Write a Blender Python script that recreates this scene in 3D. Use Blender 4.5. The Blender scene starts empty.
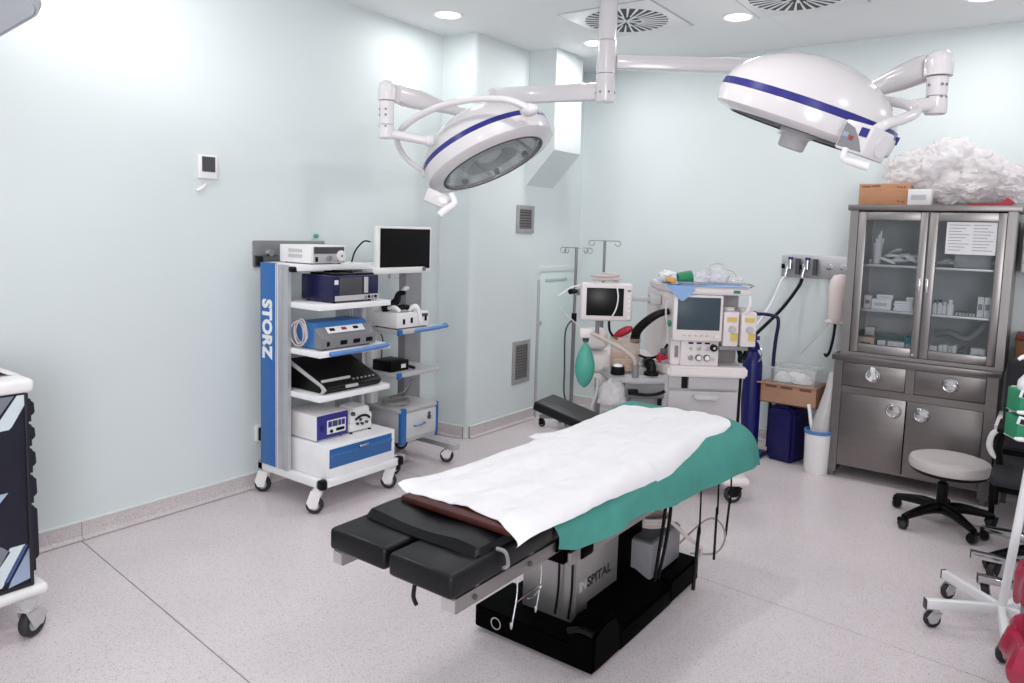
import bpy, bmesh, math, random
from mathutils import Vector, Matrix, noise
random.seed(7)
C = bpy.context.scene.collection
SC = bpy.context.scene
PI = math.pi

# ------------------------------------------------------------------ camera
YAW, PIT, ROL = math.radians(-35.78), math.radians(5.47), math.radians(1.737)
CAM = Vector((3.836, 0.0, 1.6))
_f = Vector((math.sin(YAW)*math.cos(PIT), math.cos(YAW)*math.cos(PIT), -math.sin(PIT)))
_r0 = Vector((math.cos(YAW), -math.sin(YAW), 0)); _u0 = _r0.cross(_f)
_r = math.cos(ROL)*_r0 + math.sin(ROL)*_u0
_u = -math.sin(ROL)*_r0 + math.cos(ROL)*_u0
cam_data = bpy.data.cameras.new('camera'); cam = bpy.data.objects.new('camera', cam_data); C.objects.link(cam)
cam_data.sensor_width = 36; cam_data.lens = 740/1024*36
cam_data.shift_x = (512-522.35)/1024; cam_data.shift_y = (300.96-341.5)/1024
cam_data.clip_start = 0.05
mw = Matrix((_r, _u, -_f)).transposed().to_4x4(); mw.translation = CAM; cam.matrix_world = mw
SC.camera = cam
# ------------------------------------------------------------------ world, lights, exposure
SC.view_settings.view_transform = 'Standard'; SC.view_settings.look = 'None'
SC.view_settings.exposure = 0.42; SC.view_settings.gamma = 1
world = bpy.data.worlds.new('world'); SC.world = world; world.use_nodes = True
bg = world.node_tree.nodes['Background']; bg.inputs[0].default_value = (0.93, 0.96, 1.0, 1); bg.inputs[1].default_value = 0.50
def area(loc, size, power, rot=(0,0,0), color=(1,0.985,0.97), spread=PI):
    d = bpy.data.lights.new('area_light', 'AREA'); d.shape = 'DISK'; d.size = size; d.energy = power; d.color = color; d.spread = spread
    o = bpy.data.objects.new('area_light', d); C.objects.link(o); o.location = loc; o.rotation_euler = rot
    return o
CEIL = 3.02
DOWNLIGHTS = [(0.39,3.83),(2.02,4.82),(0.88,4.95),(3.37,5.12),(0.5,1.6),(2.2,2.6),(4.2,3.0),(2.4,0.6),(4.4,0.8),(4.6,5.0)]  # first four have fittings; the rest are unseen lamps added for general light
for k,(x,y) in enumerate(DOWNLIGHTS):
    area((x,y,CEIL-0.02), 0.16, (3.4,6.5,6.5,5.5,7.5,7.8,4.3,8.5,4.5,4.0)[k])
# added soft fill behind and right of the camera, in place of an unseen window
wl = area((5.3,-1.6,1.75), 2.0, 75, color=(0.97,0.98,1.0)); wl.rotation_euler = (Vector((0.8,2.6,1.2))-Vector((5.3,-1.6,1.75))).to_track_quat('-Z','Y').to_euler()
# added spot for the bright patch on the left wall; its source is unknown
sd = bpy.data.lights.new('hot_spot_light','SPOT'); sd.energy = 16; sd.spot_size = math.radians(62); sd.spot_blend = 1.0; sd.shadow_soft_size = 0.25; sd.color = (1,1,1)
so = bpy.data.objects.new('hot_spot_light', sd); C.objects.link(so); so.location = (1.15,1.75,2.45)
so.rotation_euler = (Vector((0,2.35,2.62))-Vector((1.15,1.75,2.45))).to_track_quat('-Z','Y').to_euler()

# ------------------------------------------------------------------ materials
def lin(c): 
    c = c/255
    return c/12.92 if c <= 0.04045 else ((c+0.055)/1.055)**2.4
MATS = {}
def pm(name, rgb, rough=0.5, metal=0.0, var=0.06, scale=14, bump=0.0, bscale=60, stretch=None, trans=0.0, emit=None, coat=0.0, sss=0.0, spec=0.5):
    if name in MATS: return MATS[name]
    m = bpy.data.materials.new(name); m.use_nodes = True; nt = m.node_tree; N = nt.nodes; L = nt.links
    b = N['Principled BSDF']; out = N['Material Output']
    c = [lin(v) for v in rgb]
    tc = N.new('ShaderNodeTexCoord'); mp = N.new('ShaderNodeMapping'); L.new(tc.outputs['Object'], mp.inputs[0])
    if stretch: mp.inputs['Scale'].default_value = stretch
    nz = N.new('ShaderNodeTexNoise'); nz.inputs['Scale'].default_value = scale; nz.inputs['Detail'].default_value = 4
    L.new(mp.outputs[0], nz.inputs['Vector'])
    rp = N.new('ShaderNodeValToRGB'); L.new(nz.outputs[0], rp.inputs[0])
    rp.color_ramp.elements[0].position = 0.3; rp.color_ramp.elements[1].position = 0.7
    rp.color_ramp.elements[0].color = (*[v*(1-var) for v in c],1); rp.color_ramp.elements[1].color = (*[min(1,v*(1+var)) for v in c],1)
    L.new(rp.outputs[0], b.inputs['Base Color'])
    b.inputs['Roughness'].default_value = rough; b.inputs['Specular IOR Level'].default_value = spec; b.inputs['Metallic'].default_value = metal
    if coat: b.inputs['Coat Weight'].default_value = coat
    if bump:
        n2 = N.new('ShaderNodeTexNoise'); n2.inputs['Scale'].default_value = bscale; n2.inputs['Detail'].default_value = 5
        L.new(mp.outputs[0], n2.inputs['Vector'])
        bp = N.new('ShaderNodeBump'); bp.inputs['Strength'].default_value = bump; bp.inputs['Distance'].default_value = 0.004
        L.new(n2.outputs[0], bp.inputs['Height']); L.new(bp.outputs[0], b.inputs['Normal'])
    if emit:
        b.inputs['Emission Color'].default_value = (1,1,1,1); b.inputs['Emission Strength'].default_value = emit
    if trans:
        t = N.new('ShaderNodeBsdfTransparent'); mx = N.new('ShaderNodeMixShader'); mx.inputs[0].default_value = trans
        L.new(b.outputs[0], mx.inputs[1]); L.new(t.outputs[0], mx.inputs[2]); L.new(mx.outputs[0], out.inputs[0])
    MATS[name] = m
    return m
def glass(name, tint=(240,245,245), refl=0.07, rough=0.03):
    m = bpy.data.materials.new(name); m.use_nodes = True; nt = m.node_tree; N = nt.nodes; L = nt.links
    N.remove(N['Principled BSDF'])
    t = N.new('ShaderNodeBsdfTransparent'); t.inputs[0].default_value = (*[lin(v) for v in tint],1)
    g = N.new('ShaderNodeBsdfGlossy'); g.inputs['Roughness'].default_value = rough
    lw = N.new('ShaderNodeLayerWeight'); lw.inputs[0].default_value = 0.25
    mul = N.new('ShaderNodeMath'); mul.operation='MULTIPLY_ADD'; L.new(lw.outputs['Fresnel'], mul.inputs[0]); mul.inputs[1].default_value = 0.4; mul.inputs[2].default_value = refl
    mx = N.new('ShaderNodeMixShader'); L.new(mul.outputs[0], mx.inputs[0]); L.new(t.outputs[0], mx.inputs[1]); L.new(g.outputs[0], mx.inputs[2])
    L.new(mx.outputs[0], N['Material Output'].inputs[0])
    MATS[name] = m; return m

def terrazzo(name, base, speck, dens=1.0):
    m = pm(name, base, 0.34, 0, 0.035, 2.2); nt = m.node_tree; N = nt.nodes; L = nt.links
    b = N['Principled BSDF']; src = b.inputs['Base Color'].links[0].from_socket
    tc = [n for n in N if n.type=='TEX_COORD'][0]
    prev = src
    for sc, thr, col, fac in ((105,0.15,speck,0.55),(160,0.17,(120,112,116),0.5),(120,0.18,(235,230,232),0.6)):
        v = N.new('ShaderNodeTexVoronoi'); v.inputs['Scale'].default_value = sc; L.new(tc.outputs['Object'], v.inputs['Vector'])
        # cell colour picks which cells carry a chip; distance makes the chip round
        sep = N.new('ShaderNodeSeparateColor'); L.new(v.outputs['Color'], sep.inputs[0])
        a = N.new('ShaderNodeMath'); a.operation='LESS_THAN'; L.new(v.outputs['Distance'], a.inputs[0]); a.inputs[1].default_value = thr*2
        d = N.new('ShaderNodeMath'); d.operation='LESS_THAN'; L.new(sep.outputs[0], d.inputs[0]); d.inputs[1].default_value = 0.30*dens
        e = N.new('ShaderNodeMath'); e.operation='MULTIPLY'; L.new(a.outputs[0], e.inputs[0]); L.new(d.outputs[0], e.inputs[1])
        f2 = N.new('ShaderNodeMath'); f2.operation='MULTIPLY'; L.new(e.outputs[0], f2.inputs[0]); f2.inputs[1].default_value = fac
        mx = N.new('ShaderNodeMix'); mx.data_type='RGBA'; L.new(f2.outputs[0], mx.inputs[0]); L.new(prev, mx.inputs[6]); mx.inputs[7].default_value = (*[lin(q) for q in col],1)
        prev = mx.outputs[2]
    L.new(prev, b.inputs['Base Color'])
    return m

WALL = pm('mint_wall_paint',(215,223,224),0.55,0,0.015,1.5,0.05,220)
CEILM = pm('ceiling_paint',(236,238,239),0.8,0,0.01,1.5)
FLOORM = terrazzo('terrazzo_vinyl',(217,207,210),(160,140,136))
SKIRT = terrazzo('skirting_vinyl',(204,195,196),(140,122,120))
SEAM = pm('seam_grey',(112,104,104),0.7)
CAPW = pm('skirting_cap',(225,232,230),0.4)
WHITE = pm('white_enamel',(238,238,240),0.3,0,0.02)
WHITEP = pm('white_plastic',(236,234,234),0.4,0,0.02)
LAMPW = pm('lamp_white_gloss',(223,219,221),0.18,0,0.01,5,coat=0.3)
PINKW = pm('warm_white_plastic',(226,217,217),0.42,0,0.02)
GREYL = pm('light_grey_plastic',(186,184,186),0.45,0,0.03)
GREYM = pm('mid_grey_plastic',(128,127,131),0.5,0,0.04)
GREYD = pm('dark_grey_plastic',(70,70,74),0.5,0,0.05)
BLACK = pm('black_plastic',(8,8,9),0.4,0,0.1,spec=0.2)
VINYL = pm('black_vinyl',(13,13,16),0.36,0,0.12,9,0.12,40,spec=0.28)
BLKPAINT = pm('black_painted_metal',(2,2,3),0.6,0,0.1,spec=0.03)
SCREEN = pm('black_screen',(5,5,7),0.3,0,0.02,spec=0.25)
SCREENG = pm('grey_screen',(64,76,86),0.35,0,0.03,spec=0.25)
BLUE = pm('storz_blue',(40,102,170),0.35,0,0.03)
BLUED = pm('drawer_blue',(42,98,160),0.3,0,0.05)
BLUEH = pm('pale_blue_handle',(86,128,190),0.35)
NAVY = pm('navy_enamel',(16,16,66),0.35,0,0.08)
PURPLE = pm('purple_blue_panel',(48,44,130),0.4,0,0.03)
BANDB = pm('lamp_blue_band',(44,42,128),0.25,0,0.04)
CYLB = pm('cylinder_blue',(13,16,96),0.38,0,0.1)
CANB = pm('jerrycan_blue',(8,6,78),0.42,0,0.08)
STEEL = pm('brushed_steel',(134,128,127),0.36,1.0,0.05,3,0.03,30,(1,1,14))
STEELV = pm('brushed_steel_frame',(156,151,150),0.36,1.0,0.05,5,0.05,30,(20,20,1))
POLE = pm('pole_steel',(138,138,140),0.35,0.75,0.05)
CHROME = pm('chrome',(206,206,208),0.16,1.0,0.03)
ALU = pm('aluminium_profile',(196,196,200),0.42,0.7,0.03)
STEELD = pm('steel_inner',(128,128,132),0.5,0.6,0.06)
RUBBER = pm('caster_rubber',(40,40,42),0.65)
CLOTHW = pm('white_drape_cloth',(229,227,230),0.85,0,0.01,30,0.25,300,sss=0)
CLOTHG = pm('green_drape_cloth',(64,138,128),0.8,0,0.05,18,0.25,320)
CLOTHB = pm('blue_wrap_cloth',(140,172,216),0.8,0,0.06,20,0.3,200)
MAROON = pm('maroon_pad',(64,20,16),0.5,0,0.2,10)
REDBAG = pm('red_plastic_bag',(150,32,62),0.3,0,0.15,9,0.3,25)
CARD = pm('cardboard',(184,134,100),0.8,0,0.08,10,0.1,40,(1,1,5))
CARDD = pm('cardboard_brown',(180,138,114),0.8,0,0.08,10,0.1,40,(1,1,5))
PAPER = pm('paper_white',(226,226,228),0.8,0,0.02)
INK = pm('grey_print',(120,120,126),0.8)
INKB = pm('black_print',(28,28,30),0.8)
GREENP = pm('green_carton',(28,132,92),0.5,0,0.06)
GREENT = pm('teal_rubber',(76,164,146),0.45,0,0.07,16)
YELLOW = pm('yellow_label',(214,188,100),0.6)
AMBER = pm('amber_absorbent',(206,176,154),0.25,0,0.06,60,trans=0.6)
CLEARP = pm('crumpled_clear_plastic',(242,236,238),0.12,0,0.03,20,0.9,24,trans=0.58)
CLEARB = pm('clear_bag_film',(232,228,228),0.22,0,0.05,25,0.5,35,trans=0.45)
CLEARBIN = pm('clear_bin_plastic',(236,236,238),0.2,0,0.02,trans=0.8)
TUBEC = pm('clear_tubing',(210,206,206),0.25,0,0.05,trans=0.2)
CORD = pm('pale_cable',(206,192,190),0.5)
CORDW = pm('white_cable',(236,236,238),0.5)
GREYCORD = pm('grey_cable',(150,146,142),0.5)
TRAYBROWN = pm('brown_tray_liner',(150,108,84),0.7,0,0.1)
DESIGN = pm('dark_navy_panel',(38,38,50),0.4,0,0.08,spec=0.25)
STRG = pm('stripe_grey',(120,124,134),0.4); STRL = pm('stripe_light',(206,216,222),0.4); STRB = pm('stripe_blue',(64,88,140),0.4,0,0.2,8); STRS=pm('stripe_steel',(150,166,190),0.4,0,0.2,8)
EMIT = pm('downlight_diffuser',(255,255,255),0.5,0,0.0,1,emit=4.0)
GLASS = glass('cabinet_glass',(246,248,249),0.04)
LENS = glass('lamp_lens',(250,251,252),0.03)
REFLECT = pm('faceted_reflector',(244,244,246),0.16,0.7,0.05,20)
REDP = pm('red_plastic',(170,32,52),0.4)
ORANGE = pm('orange_packet',(222,160,70),0.5,0,0.1)
GRILLE = pm('grille_steel',(158,158,160),0.42,0.15,0.08)
SEATV = pm('pale_seat_vinyl',(196,187,186),0.42,0,0.03,12,0.08,60)
HAIRG = pm('grey_head_shell',(160,163,170),0.5,0,0.03)

# ------------------------------------------------------------------ builders
FR = {}
class B:
    def __init__(s, M=None): s.bm = bmesh.new(); s.M = M
    def _add(s, t, M=None):
        MM = s.M @ M if (s.M is not None and M is not None) else (M if M is not None else s.M)
        if MM is not None: bmesh.ops.transform(t, matrix=MM, verts=t.verts)
        me = bpy.data.meshes.new('tmp'); t.to_mesh(me); t.free(); s.bm.from_mesh(me); bpy.data.meshes.remove(me); return s
    def box(s,x0,x1,y0,y1,z0,z1,bev=0.0,seg=2,M=None):
        t = bmesh.new(); v=[t.verts.new((x,y,z)) for x in (x0,x1) for y in (y0,y1) for z in (z0,z1)]
        for q in ((0,1,3,2),(4,6,7,5),(0,4,5,1),(2,3,7,6),(0,2,6,4),(1,5,7,3)): t.faces.new([v[i] for i in q])
        bmesh.ops.recalc_face_normals(t, faces=t.faces)
        if bev: bmesh.ops.bevel(t, geom=list(t.edges), offset=min(bev,0.49*min(abs(x1-x0),abs(y1-y0),abs(z1-z0))), segments=seg, affect='EDGES', profile=0.5)
        return s._add(t,M)
    def cyl(s,p0,p1,r0,r1=None,n=18,M=None,bev=0):
        p0=Vector(p0); p1=Vector(p1); d=p1-p0; r1=r0 if r1 is None else r1
        t=bmesh.new(); bmesh.ops.create_cone(t,cap_ends=True,cap_tris=False,segments=n,radius1=r0,radius2=r1,depth=d.length)
        if bev: bmesh.ops.bevel(t,geom=[e for e in t.edges if len(e.link_faces)==2 and any(len(f.verts)>4 for f in e.link_faces)],offset=bev,segments=2,affect='EDGES')
        R = Matrix.Translation((p0+p1)/2) @ d.to_track_quat('Z','Y').to_matrix().to_4x4()
        bmesh.ops.transform(t,matrix=R,verts=t.verts); return s._add(t,M)
    def sph(s,c,r,sc=(1,1,1),n=16,M=None):
        t=bmesh.new(); bmesh.ops.create_uvsphere(t,u_segments=n,v_segments=max(6,n//2),radius=r)
        for v in t.verts: v.co=Vector((v.co.x*sc[0],v.co.y*sc[1],v.co.z*sc[2]))+Vector(c)
        return s._add(t,M)
    def tube(s,pts,r,n=8,sub=5,M=None,closed=False):
        P=[Vector(p) for p in pts]
        rr=r if isinstance(r,(list,tuple)) else [r]*len(P)
        if sub>1 and len(P)>2:
            Q=[];RR=[]
            m=len(P)
            rng = range(m if closed else m-1)
            for i in rng:
                a=P[(i-1)%m] if closed else P[max(i-1,0)]; b=P[i]; c=P[(i+1)%m]; d=P[(i+2)%m] if closed else P[min(i+2,m-1)]
                for k in range(sub):
                    u=k/sub
                    Q.append(0.5*((2*b)+(c-a)*u+(2*a-5*b+4*c-d)*u*u+(3*b-a-3*c+d)*u**3)); RR.append(rr[i]+(rr[(i+1)%m]-rr[i])*u)
            if not closed: Q.append(P[-1]); RR.append(rr[-1])
            P,rr=Q,RR
        t=bmesh.new(); rings=[]; nrm=None
        for i,p in enumerate(P):
            if closed: tan=(P[(i+1)%len(P)]-P[i-1]).normalized()
            else: tan=(P[min(i+1,len(P)-1)]-P[max(i-1,0)]).normalized()
            if nrm is None: nrm=tan.orthogonal().normalized()
            else:
                nrm=(nrm-tan*nrm.dot(tan)); nrm = nrm.normalized() if nrm.length>1e-6 else tan.orthogonal().normalized()
            bi=tan.cross(nrm)
            rings.append([t.verts.new(p+rr[i]*(math.cos(2*PI*k/n)*nrm+math.sin(2*PI*k/n)*bi)) for k in range(n)])
        cnt=len(rings)
        for i in range(cnt if closed else cnt-1):
            a,b=rings[i],rings[(i+1)%cnt]
            for k in range(n): t.faces.new((a[k],a[(k+1)%n],b[(k+1)%n],b[k]))
        if not closed: t.faces.new(rings[0][::-1]); t.faces.new(rings[-1])
        bmesh.ops.recalc_face_normals(t,faces=t.faces)
        return s._add(t,M)
    def lathe(s,prof,n=40,M=None):
        t=bmesh.new(); rings=[]
        for (r,z) in prof:
            if r<1e-5: rings.append([t.verts.new((0,0,z))])
            else: rings.append([t.verts.new((r*math.cos(2*PI*k/n),r*math.sin(2*PI*k/n),z)) for k in range(n)])
        for a,b in zip(rings,rings[1:]):
            for k in range(n):
                q=[]
                for v in (a[k%len(a)],a[(k+1)%len(a)],b[(k+1)%len(b)],b[k%len(b)]):
                    if v not in q: q.append(v)
                if len(q)>2:
                    try: t.faces.new(q)
                    except ValueError: pass
        bmesh.ops.recalc_face_normals(t,faces=t.faces)
        return s._add(t,M)
    def prism(s,poly,ax,a,b,bev=0,M=None):
        t=bmesh.new()
        def P(p,w):
            return {'x':(w,p[0],p[1]),'y':(p[0],w,p[1]),'z':(p[0],p[1],w)}[ax]
        A=[t.verts.new(P(p,a)) for p in poly]; Bv=[t.verts.new(P(p,b)) for p in poly]; n=len(poly)
        t.faces.new(A); t.faces.new(Bv[::-1])
        for i in range(n): t.faces.new((A[i],Bv[i],Bv[(i+1)%n],A[(i+1)%n]))
        bmesh.ops.recalc_face_normals(t,faces=t.faces)
        if bev: bmesh.ops.bevel(t,geom=list(t.edges),offset=bev,segments=2,affect='EDGES')
        return s._add(t,M)
    def grid(s,fn,nu,nv,thick=0.0,M=None):
        t=bmesh.new(); V=[[t.verts.new(fn(i/nu,j/nv)) for j in range(nv+1)] for i in range(nu+1)]
        for i in range(nu):
            for j in range(nv): t.faces.new((V[i][j],V[i+1][j],V[i+1][j+1],V[i][j+1]))
        bmesh.ops.recalc_face_normals(t,faces=t.faces)
        if thick: bmesh.ops.solidify(t,geom=list(t.faces),thickness=thick)
        return s._add(t,M)
    def obj(s,name,mat,parent=None,label=None,angle=40):
        me=bpy.data.meshes.new(name); s.bm.to_mesh(me); s.bm.free()
        if parent is not None:
            me.transform(FR[parent.name].inverted()); 
        else:
            xs=[v.co for v in me.vertices]
            c=Vector(((min(v.x for v in xs)+max(v.x for v in xs))/2,(min(v.y for v in xs)+max(v.y for v in xs))/2,min(v.z for v in xs)))
            me.transform(Matrix.Translation(-c))
        me.polygons.foreach_set('use_smooth',[True]*len(me.polygons)); me.set_sharp_from_angle(angle=math.radians(angle))
        me.materials.append(mat)
        o=bpy.data.objects.new(name,me); C.objects.link(o)
        if parent is not None: o.parent=parent; FR[o.name]=FR[parent.name]
        else: o.location=c; FR[o.name]=Matrix.Translation(c)
        if label: o['label']=label
        return o
def thing(name,label,cat,loc,group=None,rz=0.0):
    o=bpy.data.objects.new(name,None); C.objects.link(o); o.location=loc; o.rotation_euler=(0,0,rz); o.empty_display_size=0.1
    FR[o.name]=Matrix.Translation(Vector(loc))@Matrix.Rotation(rz,4,'Z')
    o['label']=label; o['category']=cat
    if group: o['group']=group
    return o
def tag(o,label,cat,group=None):
    o['label']=label; o['category']=cat
    if group: o['group']=group
    return o
def struct(o): o['kind']='structure'; return o
def text(body,size,M,mat,parent,name='lettering',ext=0.0008,bold=0.0,spacing=1.0,font_sx=1.0):
    cu=bpy.data.curves.new('txt','FONT'); cu.body=body; cu.size=size; cu.extrude=ext; cu.offset=bold; cu.space_character=spacing; cu.resolution_u=3
    to=bpy.data.objects.new('txt',cu); C.objects.link(to); bpy.context.view_layer.update()
    me=bpy.data.meshes.new_from_object(to.evaluated_get(bpy.context.evaluated_depsgraph_get()))
    bpy.data.objects.remove(to); bpy.data.curves.remove(cu)
    me.transform(FR[parent.name].inverted()@M@Matrix.Diagonal((font_sx,1,1,1))); me.materials.clear(); me.materials.append(mat); me.name=name
    o=bpy.data.objects.new(name,me); C.objects.link(o); o.parent=parent; FR[o.name]=FR[parent.name]; return o
def lerp(tab,x):
    if x<=tab[0][0]: return tab[0][1]
    for (a,b),(c,d) in zip(tab,tab[1:]):
        if x<=c: return b+(d-b)*(x-a)/(c-a)
    return tab[-1][1]
def T3(x,y,z): return Matrix.Translation((x,y,z))
def RZ(a): return Matrix.Rotation(a,4,'Z')
def caster(parent,x,y,r,ang=0.0,fork=WHITEP,top=None,hubm=GREYL,w=0.03):
    """a swivel caster: fork is the part, tyre and hub its sub-parts; ang is the rolling direction"""
    top = top if top is not None else 2.5*r
    M=T3(x,y,0)@RZ(ang)
    f=B(M); f.cyl((0.35*r,0,top-0.012),(0.35*r,0,top),r*0.42,n=14)
    for sgn in (-1,1):
        f.prism([(-0.45*r,r*0.7),(0.35*r,r*0.75),(0.95*r,top-0.012),(-0.35*r,top-0.012),(-0.85*r,r*1.35)],'y',sgn*(w/2+0.003),sgn*(w/2+0.008))
    f.box(-0.1*r,0.8*r,-w/2-0.008,w/2+0.008,top-0.016,top-0.010)
    fo=f.obj('caster',fork,parent)
    t=B(M); Mx=T3(0,0,r)@Matrix.Rotation(PI/2,4,'X')
    t.lathe([(r*0.62,-w/2),(r*0.9,-w/2),(r,-w*0.3),(r,w*0.3),(r*0.9,w/2),(r*0.62,w/2),(r*0.62,-w/2)],22,M=Mx); t.obj('tyre',RUBBER,fo)
    h=B(M); h.lathe([(0,-w*0.42),(r*0.55,-w*0.42),(r*0.63,-w*0.3),(r*0.63,w*0.3),(r*0.55,w*0.42),(0,w*0.42)],22,M=Mx); h.obj('hub',hubm,fo)
    return fo
YC=5.78
# ------------------------------------------------------------------ the room
fl=struct(B().box(0,7.0,-2.5,YC,-0.08,-0.003).obj('floor',SEAM))
def seam1(x): return 1.619-0.0995*(x+0.055)
def seam2(x): return 3.227-0.087*(x-2.589)
g=0.0022
for lo,hi in ((None,seam1),(seam1,seam2),(seam2,None)):
    p=[(0,(lo(0)+g) if lo else -2.5),(7,(lo(7)+g) if lo else -2.5),(7,(hi(7)-g) if hi else YC),(0,(hi(0)-g) if hi else YC)]
    B().prism(p,'z',-0.003,0.0).obj('floor_sheet',FLOORM,fl)
ceil=struct(B().box(0,7.0,-2.5,YC,CEIL,CEIL+0.1).obj('ceiling',CEILM))
struct(B().box(-0.12,0,-2.5,YC+0.12,0,CEIL).obj('wall_left',WALL))
struct(B().box(0,7.0,YC,YC+0.12,0,CEIL).obj('wall_back',WALL))
# pilaster in the far left corner, with a rounded vertical edge
pil=[(0.0,4.22),(0.25,4.25)]
for k in range(7):
    a=-PI/2+k*PI/12; pil.append((0.25+0.04*math.cos(a),4.29+0.04*math.sin(a)))
pil+= [(0.29,YC),(0.0,YC)]
struct(B().prism(pil,'z',0,CEIL).obj('wall_corner',WALL,angle=50))
# boxed duct high on the pilaster: a straight upper box and a wider foot whose underside slants back
blk=struct(B().prism([(0.29,CEIL),(0.55,CEIL),(0.55,2.42),(0.555,2.41),(0.555,2.237),(0.29,1.96)],'y',4.92,5.31).obj('wall_bulkhead',WALL))
# skirting
def skirt(name,p0,p1,nrm,joints):
    p0=Vector((*p0,0)); p1=Vector((*p1,0)); n=Vector((*nrm,0)); d=(p1-p0); L=d.length; d.normalize()
    root=None; cuts=[0]+joints+[L]
    M=Matrix((d,n,Vector((0,0,1)))).transposed().to_4x4(); M.translation=p0
    root=struct(B(M).box(0,L,0,0.006,0,0.094).obj(name,SEAM))
    for a,b in zip(cuts,cuts[1:]):
        B(M).prism([(0.0,0.004),(0.03,0.004),(0.012,0.02),(0.009,0.09),(0.0,0.09)],'x',a+0.0015,b-0.0015).obj('skirting_strip',SKIRT,root)
    B(M).box(0,L,0,0.012,0.09,0.097).obj('cap_strip',CAPW,root)
skirt('baseboard_left',(0,-2.5),(0,4.22),(1,0),[4.12,5.8])
skirt('baseboard_corner',(0,4.22),(0.25,4.25),(0.119,-0.99),[])
skirt('baseboard_pilaster',(0.29,4.27),(0.29,5.12),(1,0),[0.2])
skirt('baseboard_back',(0.29,YC),(6.9,YC),(0,-1),[1.2,3.0])
# service door set in the pilaster
dr=struct(B().box(0.288,0.296,5.165,5.73,0.0,1.25,0.003).obj('door_1',pm('door_mint',(210,223,221),0.5,0,0.01)))
B().box(0.29,0.304,5.13,5.155,0.0,1.19,0.003).obj('hinge_strip',ALU,dr)
B().box(0.29,0.312,5.15,5.185,0.80,0.835,0.004).obj('latch',ALU,dr)
B().box(0.29,0.302,5.15,5.75,1.25,1.30,0.003).obj('door_frame',WALL,dr)
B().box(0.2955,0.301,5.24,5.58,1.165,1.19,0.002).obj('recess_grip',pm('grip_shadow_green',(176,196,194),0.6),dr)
# wall grilles
def grille(y0,y1,z0,z1,label):
    t=thing('wall_grille',label,'vent',(0.29,(y0+y1)/2,z0),'grilles on the pilaster')
    b=B(); w=0.035
    b.box(0.289,0.3018,y0+w,y1-w,z0,z0+w,0.001).box(0.289,0.3018,y0+w,y1-w,z1-w,z1,0.001).box(0.289,0.302,y0,y0+w,z0,z1,0.002).box(0.289,0.302,y1-w,y1,z0,z1,0.002)
    b.obj('frame',GRILLE,t); B().box(0.289,0.293,y0+w,y1-w,z0+w,z1-w).obj('backing',GREYD,t)
    n=max(5,int((z1-z0-2*w)/0.022))
    for k in range(n):
        z=z0+w+(k+0.5)*(z1-z0-2*w)/n
        B().prism([(0.292,z+0.007),(0.300,z-0.005),(0.300,z-0.008),(0.292,z+0.004)],'y',y0+w,y1-w).obj('slat',pm('grille_slat',(112,106,106),0.5,0.1),t)
grille(4.80,5.04,1.575,1.80,'small steel wall grille high on the pilaster below the boxed duct')
grille(4.80,5.04,0.335,0.69,'tall steel wall grille low on the pilaster near the floor')
# ceiling: downlights and swirl diffusers
for k,(x,y) in enumerate(DOWNLIGHTS[:4]):
    lab=['round recessed downlight nearest the left wall','round recessed downlight behind the right lamp head','round recessed downlight beside the lamp column and boxed duct','round recessed downlight in the ceiling above the steel cabinet'][k]
    t=thing('ceiling_downlight',lab,'ceiling light',(x,y,CEIL),'recessed ceiling downlights')
    B(T3(x,y,CEIL)).lathe([(0.082,-0.002),(0.098,-0.006),(0.104,-0.002),(0.104,0.0),(0.082,0.0),(0.082,-0.002)],32).obj('trim_ring',WHITE,t)
    B(T3(x,y,CEIL)).lathe([(0,-0.004),(0.07,-0.004),(0.083,-0.001)],32).obj('diffuser',EMIT,t)
def diffuser(cx,cy,s,label):
    t=thing('ceiling_diffuser',label,'vent',(cx,cy,CEIL),'swirl air diffusers in the ceiling')
    B().box(cx-s,cx+s,cy-s,cy+s,CEIL-0.008,CEIL,0.002).obj('panel',WHITE,t)
    B().box(cx-s-0.012,cx+s+0.012,cy-s-0.012,cy+s+0.012,CEIL-0.003,CEIL-0.0).obj('edge_gap',GREYL,t)
    B(T3(cx,cy,CEIL-0.008)).lathe([(0,-0.001),(0.275,-0.001),(0.275,0)],48).obj('dark_disc',BLACK,t)  # black stands in for the shade inside open slots between the vanes
    first=None
    n=30
    for k in range(n):
        M=T3(cx,cy,CEIL-0.010)@RZ(2*PI*k/n)
        if first is None:
            first=B(M).prism([(0.10,-0.0035),(0.278,-0.009),(0.278,0.009),(0.10,0.0035)],'z',-0.003,0.002).obj('vane',WHITE,t)
        else:
            o=first.copy(); C.objects.link(o); o.parent=t; o.matrix_local=RZ(2*PI*k/n) if False else (FR[t.name].inverted()@T3(cx,cy,0)@RZ(2*PI*k/n)@T3(-cx,-cy,0)@FR[t.name])
    for k in range(8):
        M=T3(cx,cy,CEIL-0.010)@RZ(2*PI*k/8+0.2)
        B(M).prism([(0.0,-0.004),(0.115,-0.011),(0.115,0.011),(0.0,0.004)],'z',-0.0032,0.002).obj('centre_vane',WHITE,t)
diffuser(1.37,4.515,0.325,'square swirl air diffuser directly behind the lamp column')
diffuser(2.47,4.56,0.325,'square swirl air diffuser behind the right lamp at the top edge')
hatch=B().box(1.75,2.2,4.9,5.35,CEIL-0.002,CEIL).obj('ceiling_hatch',CEILM); tag(hatch,'faint square access hatch in the ceiling left of the back downlight','hatch')

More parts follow.
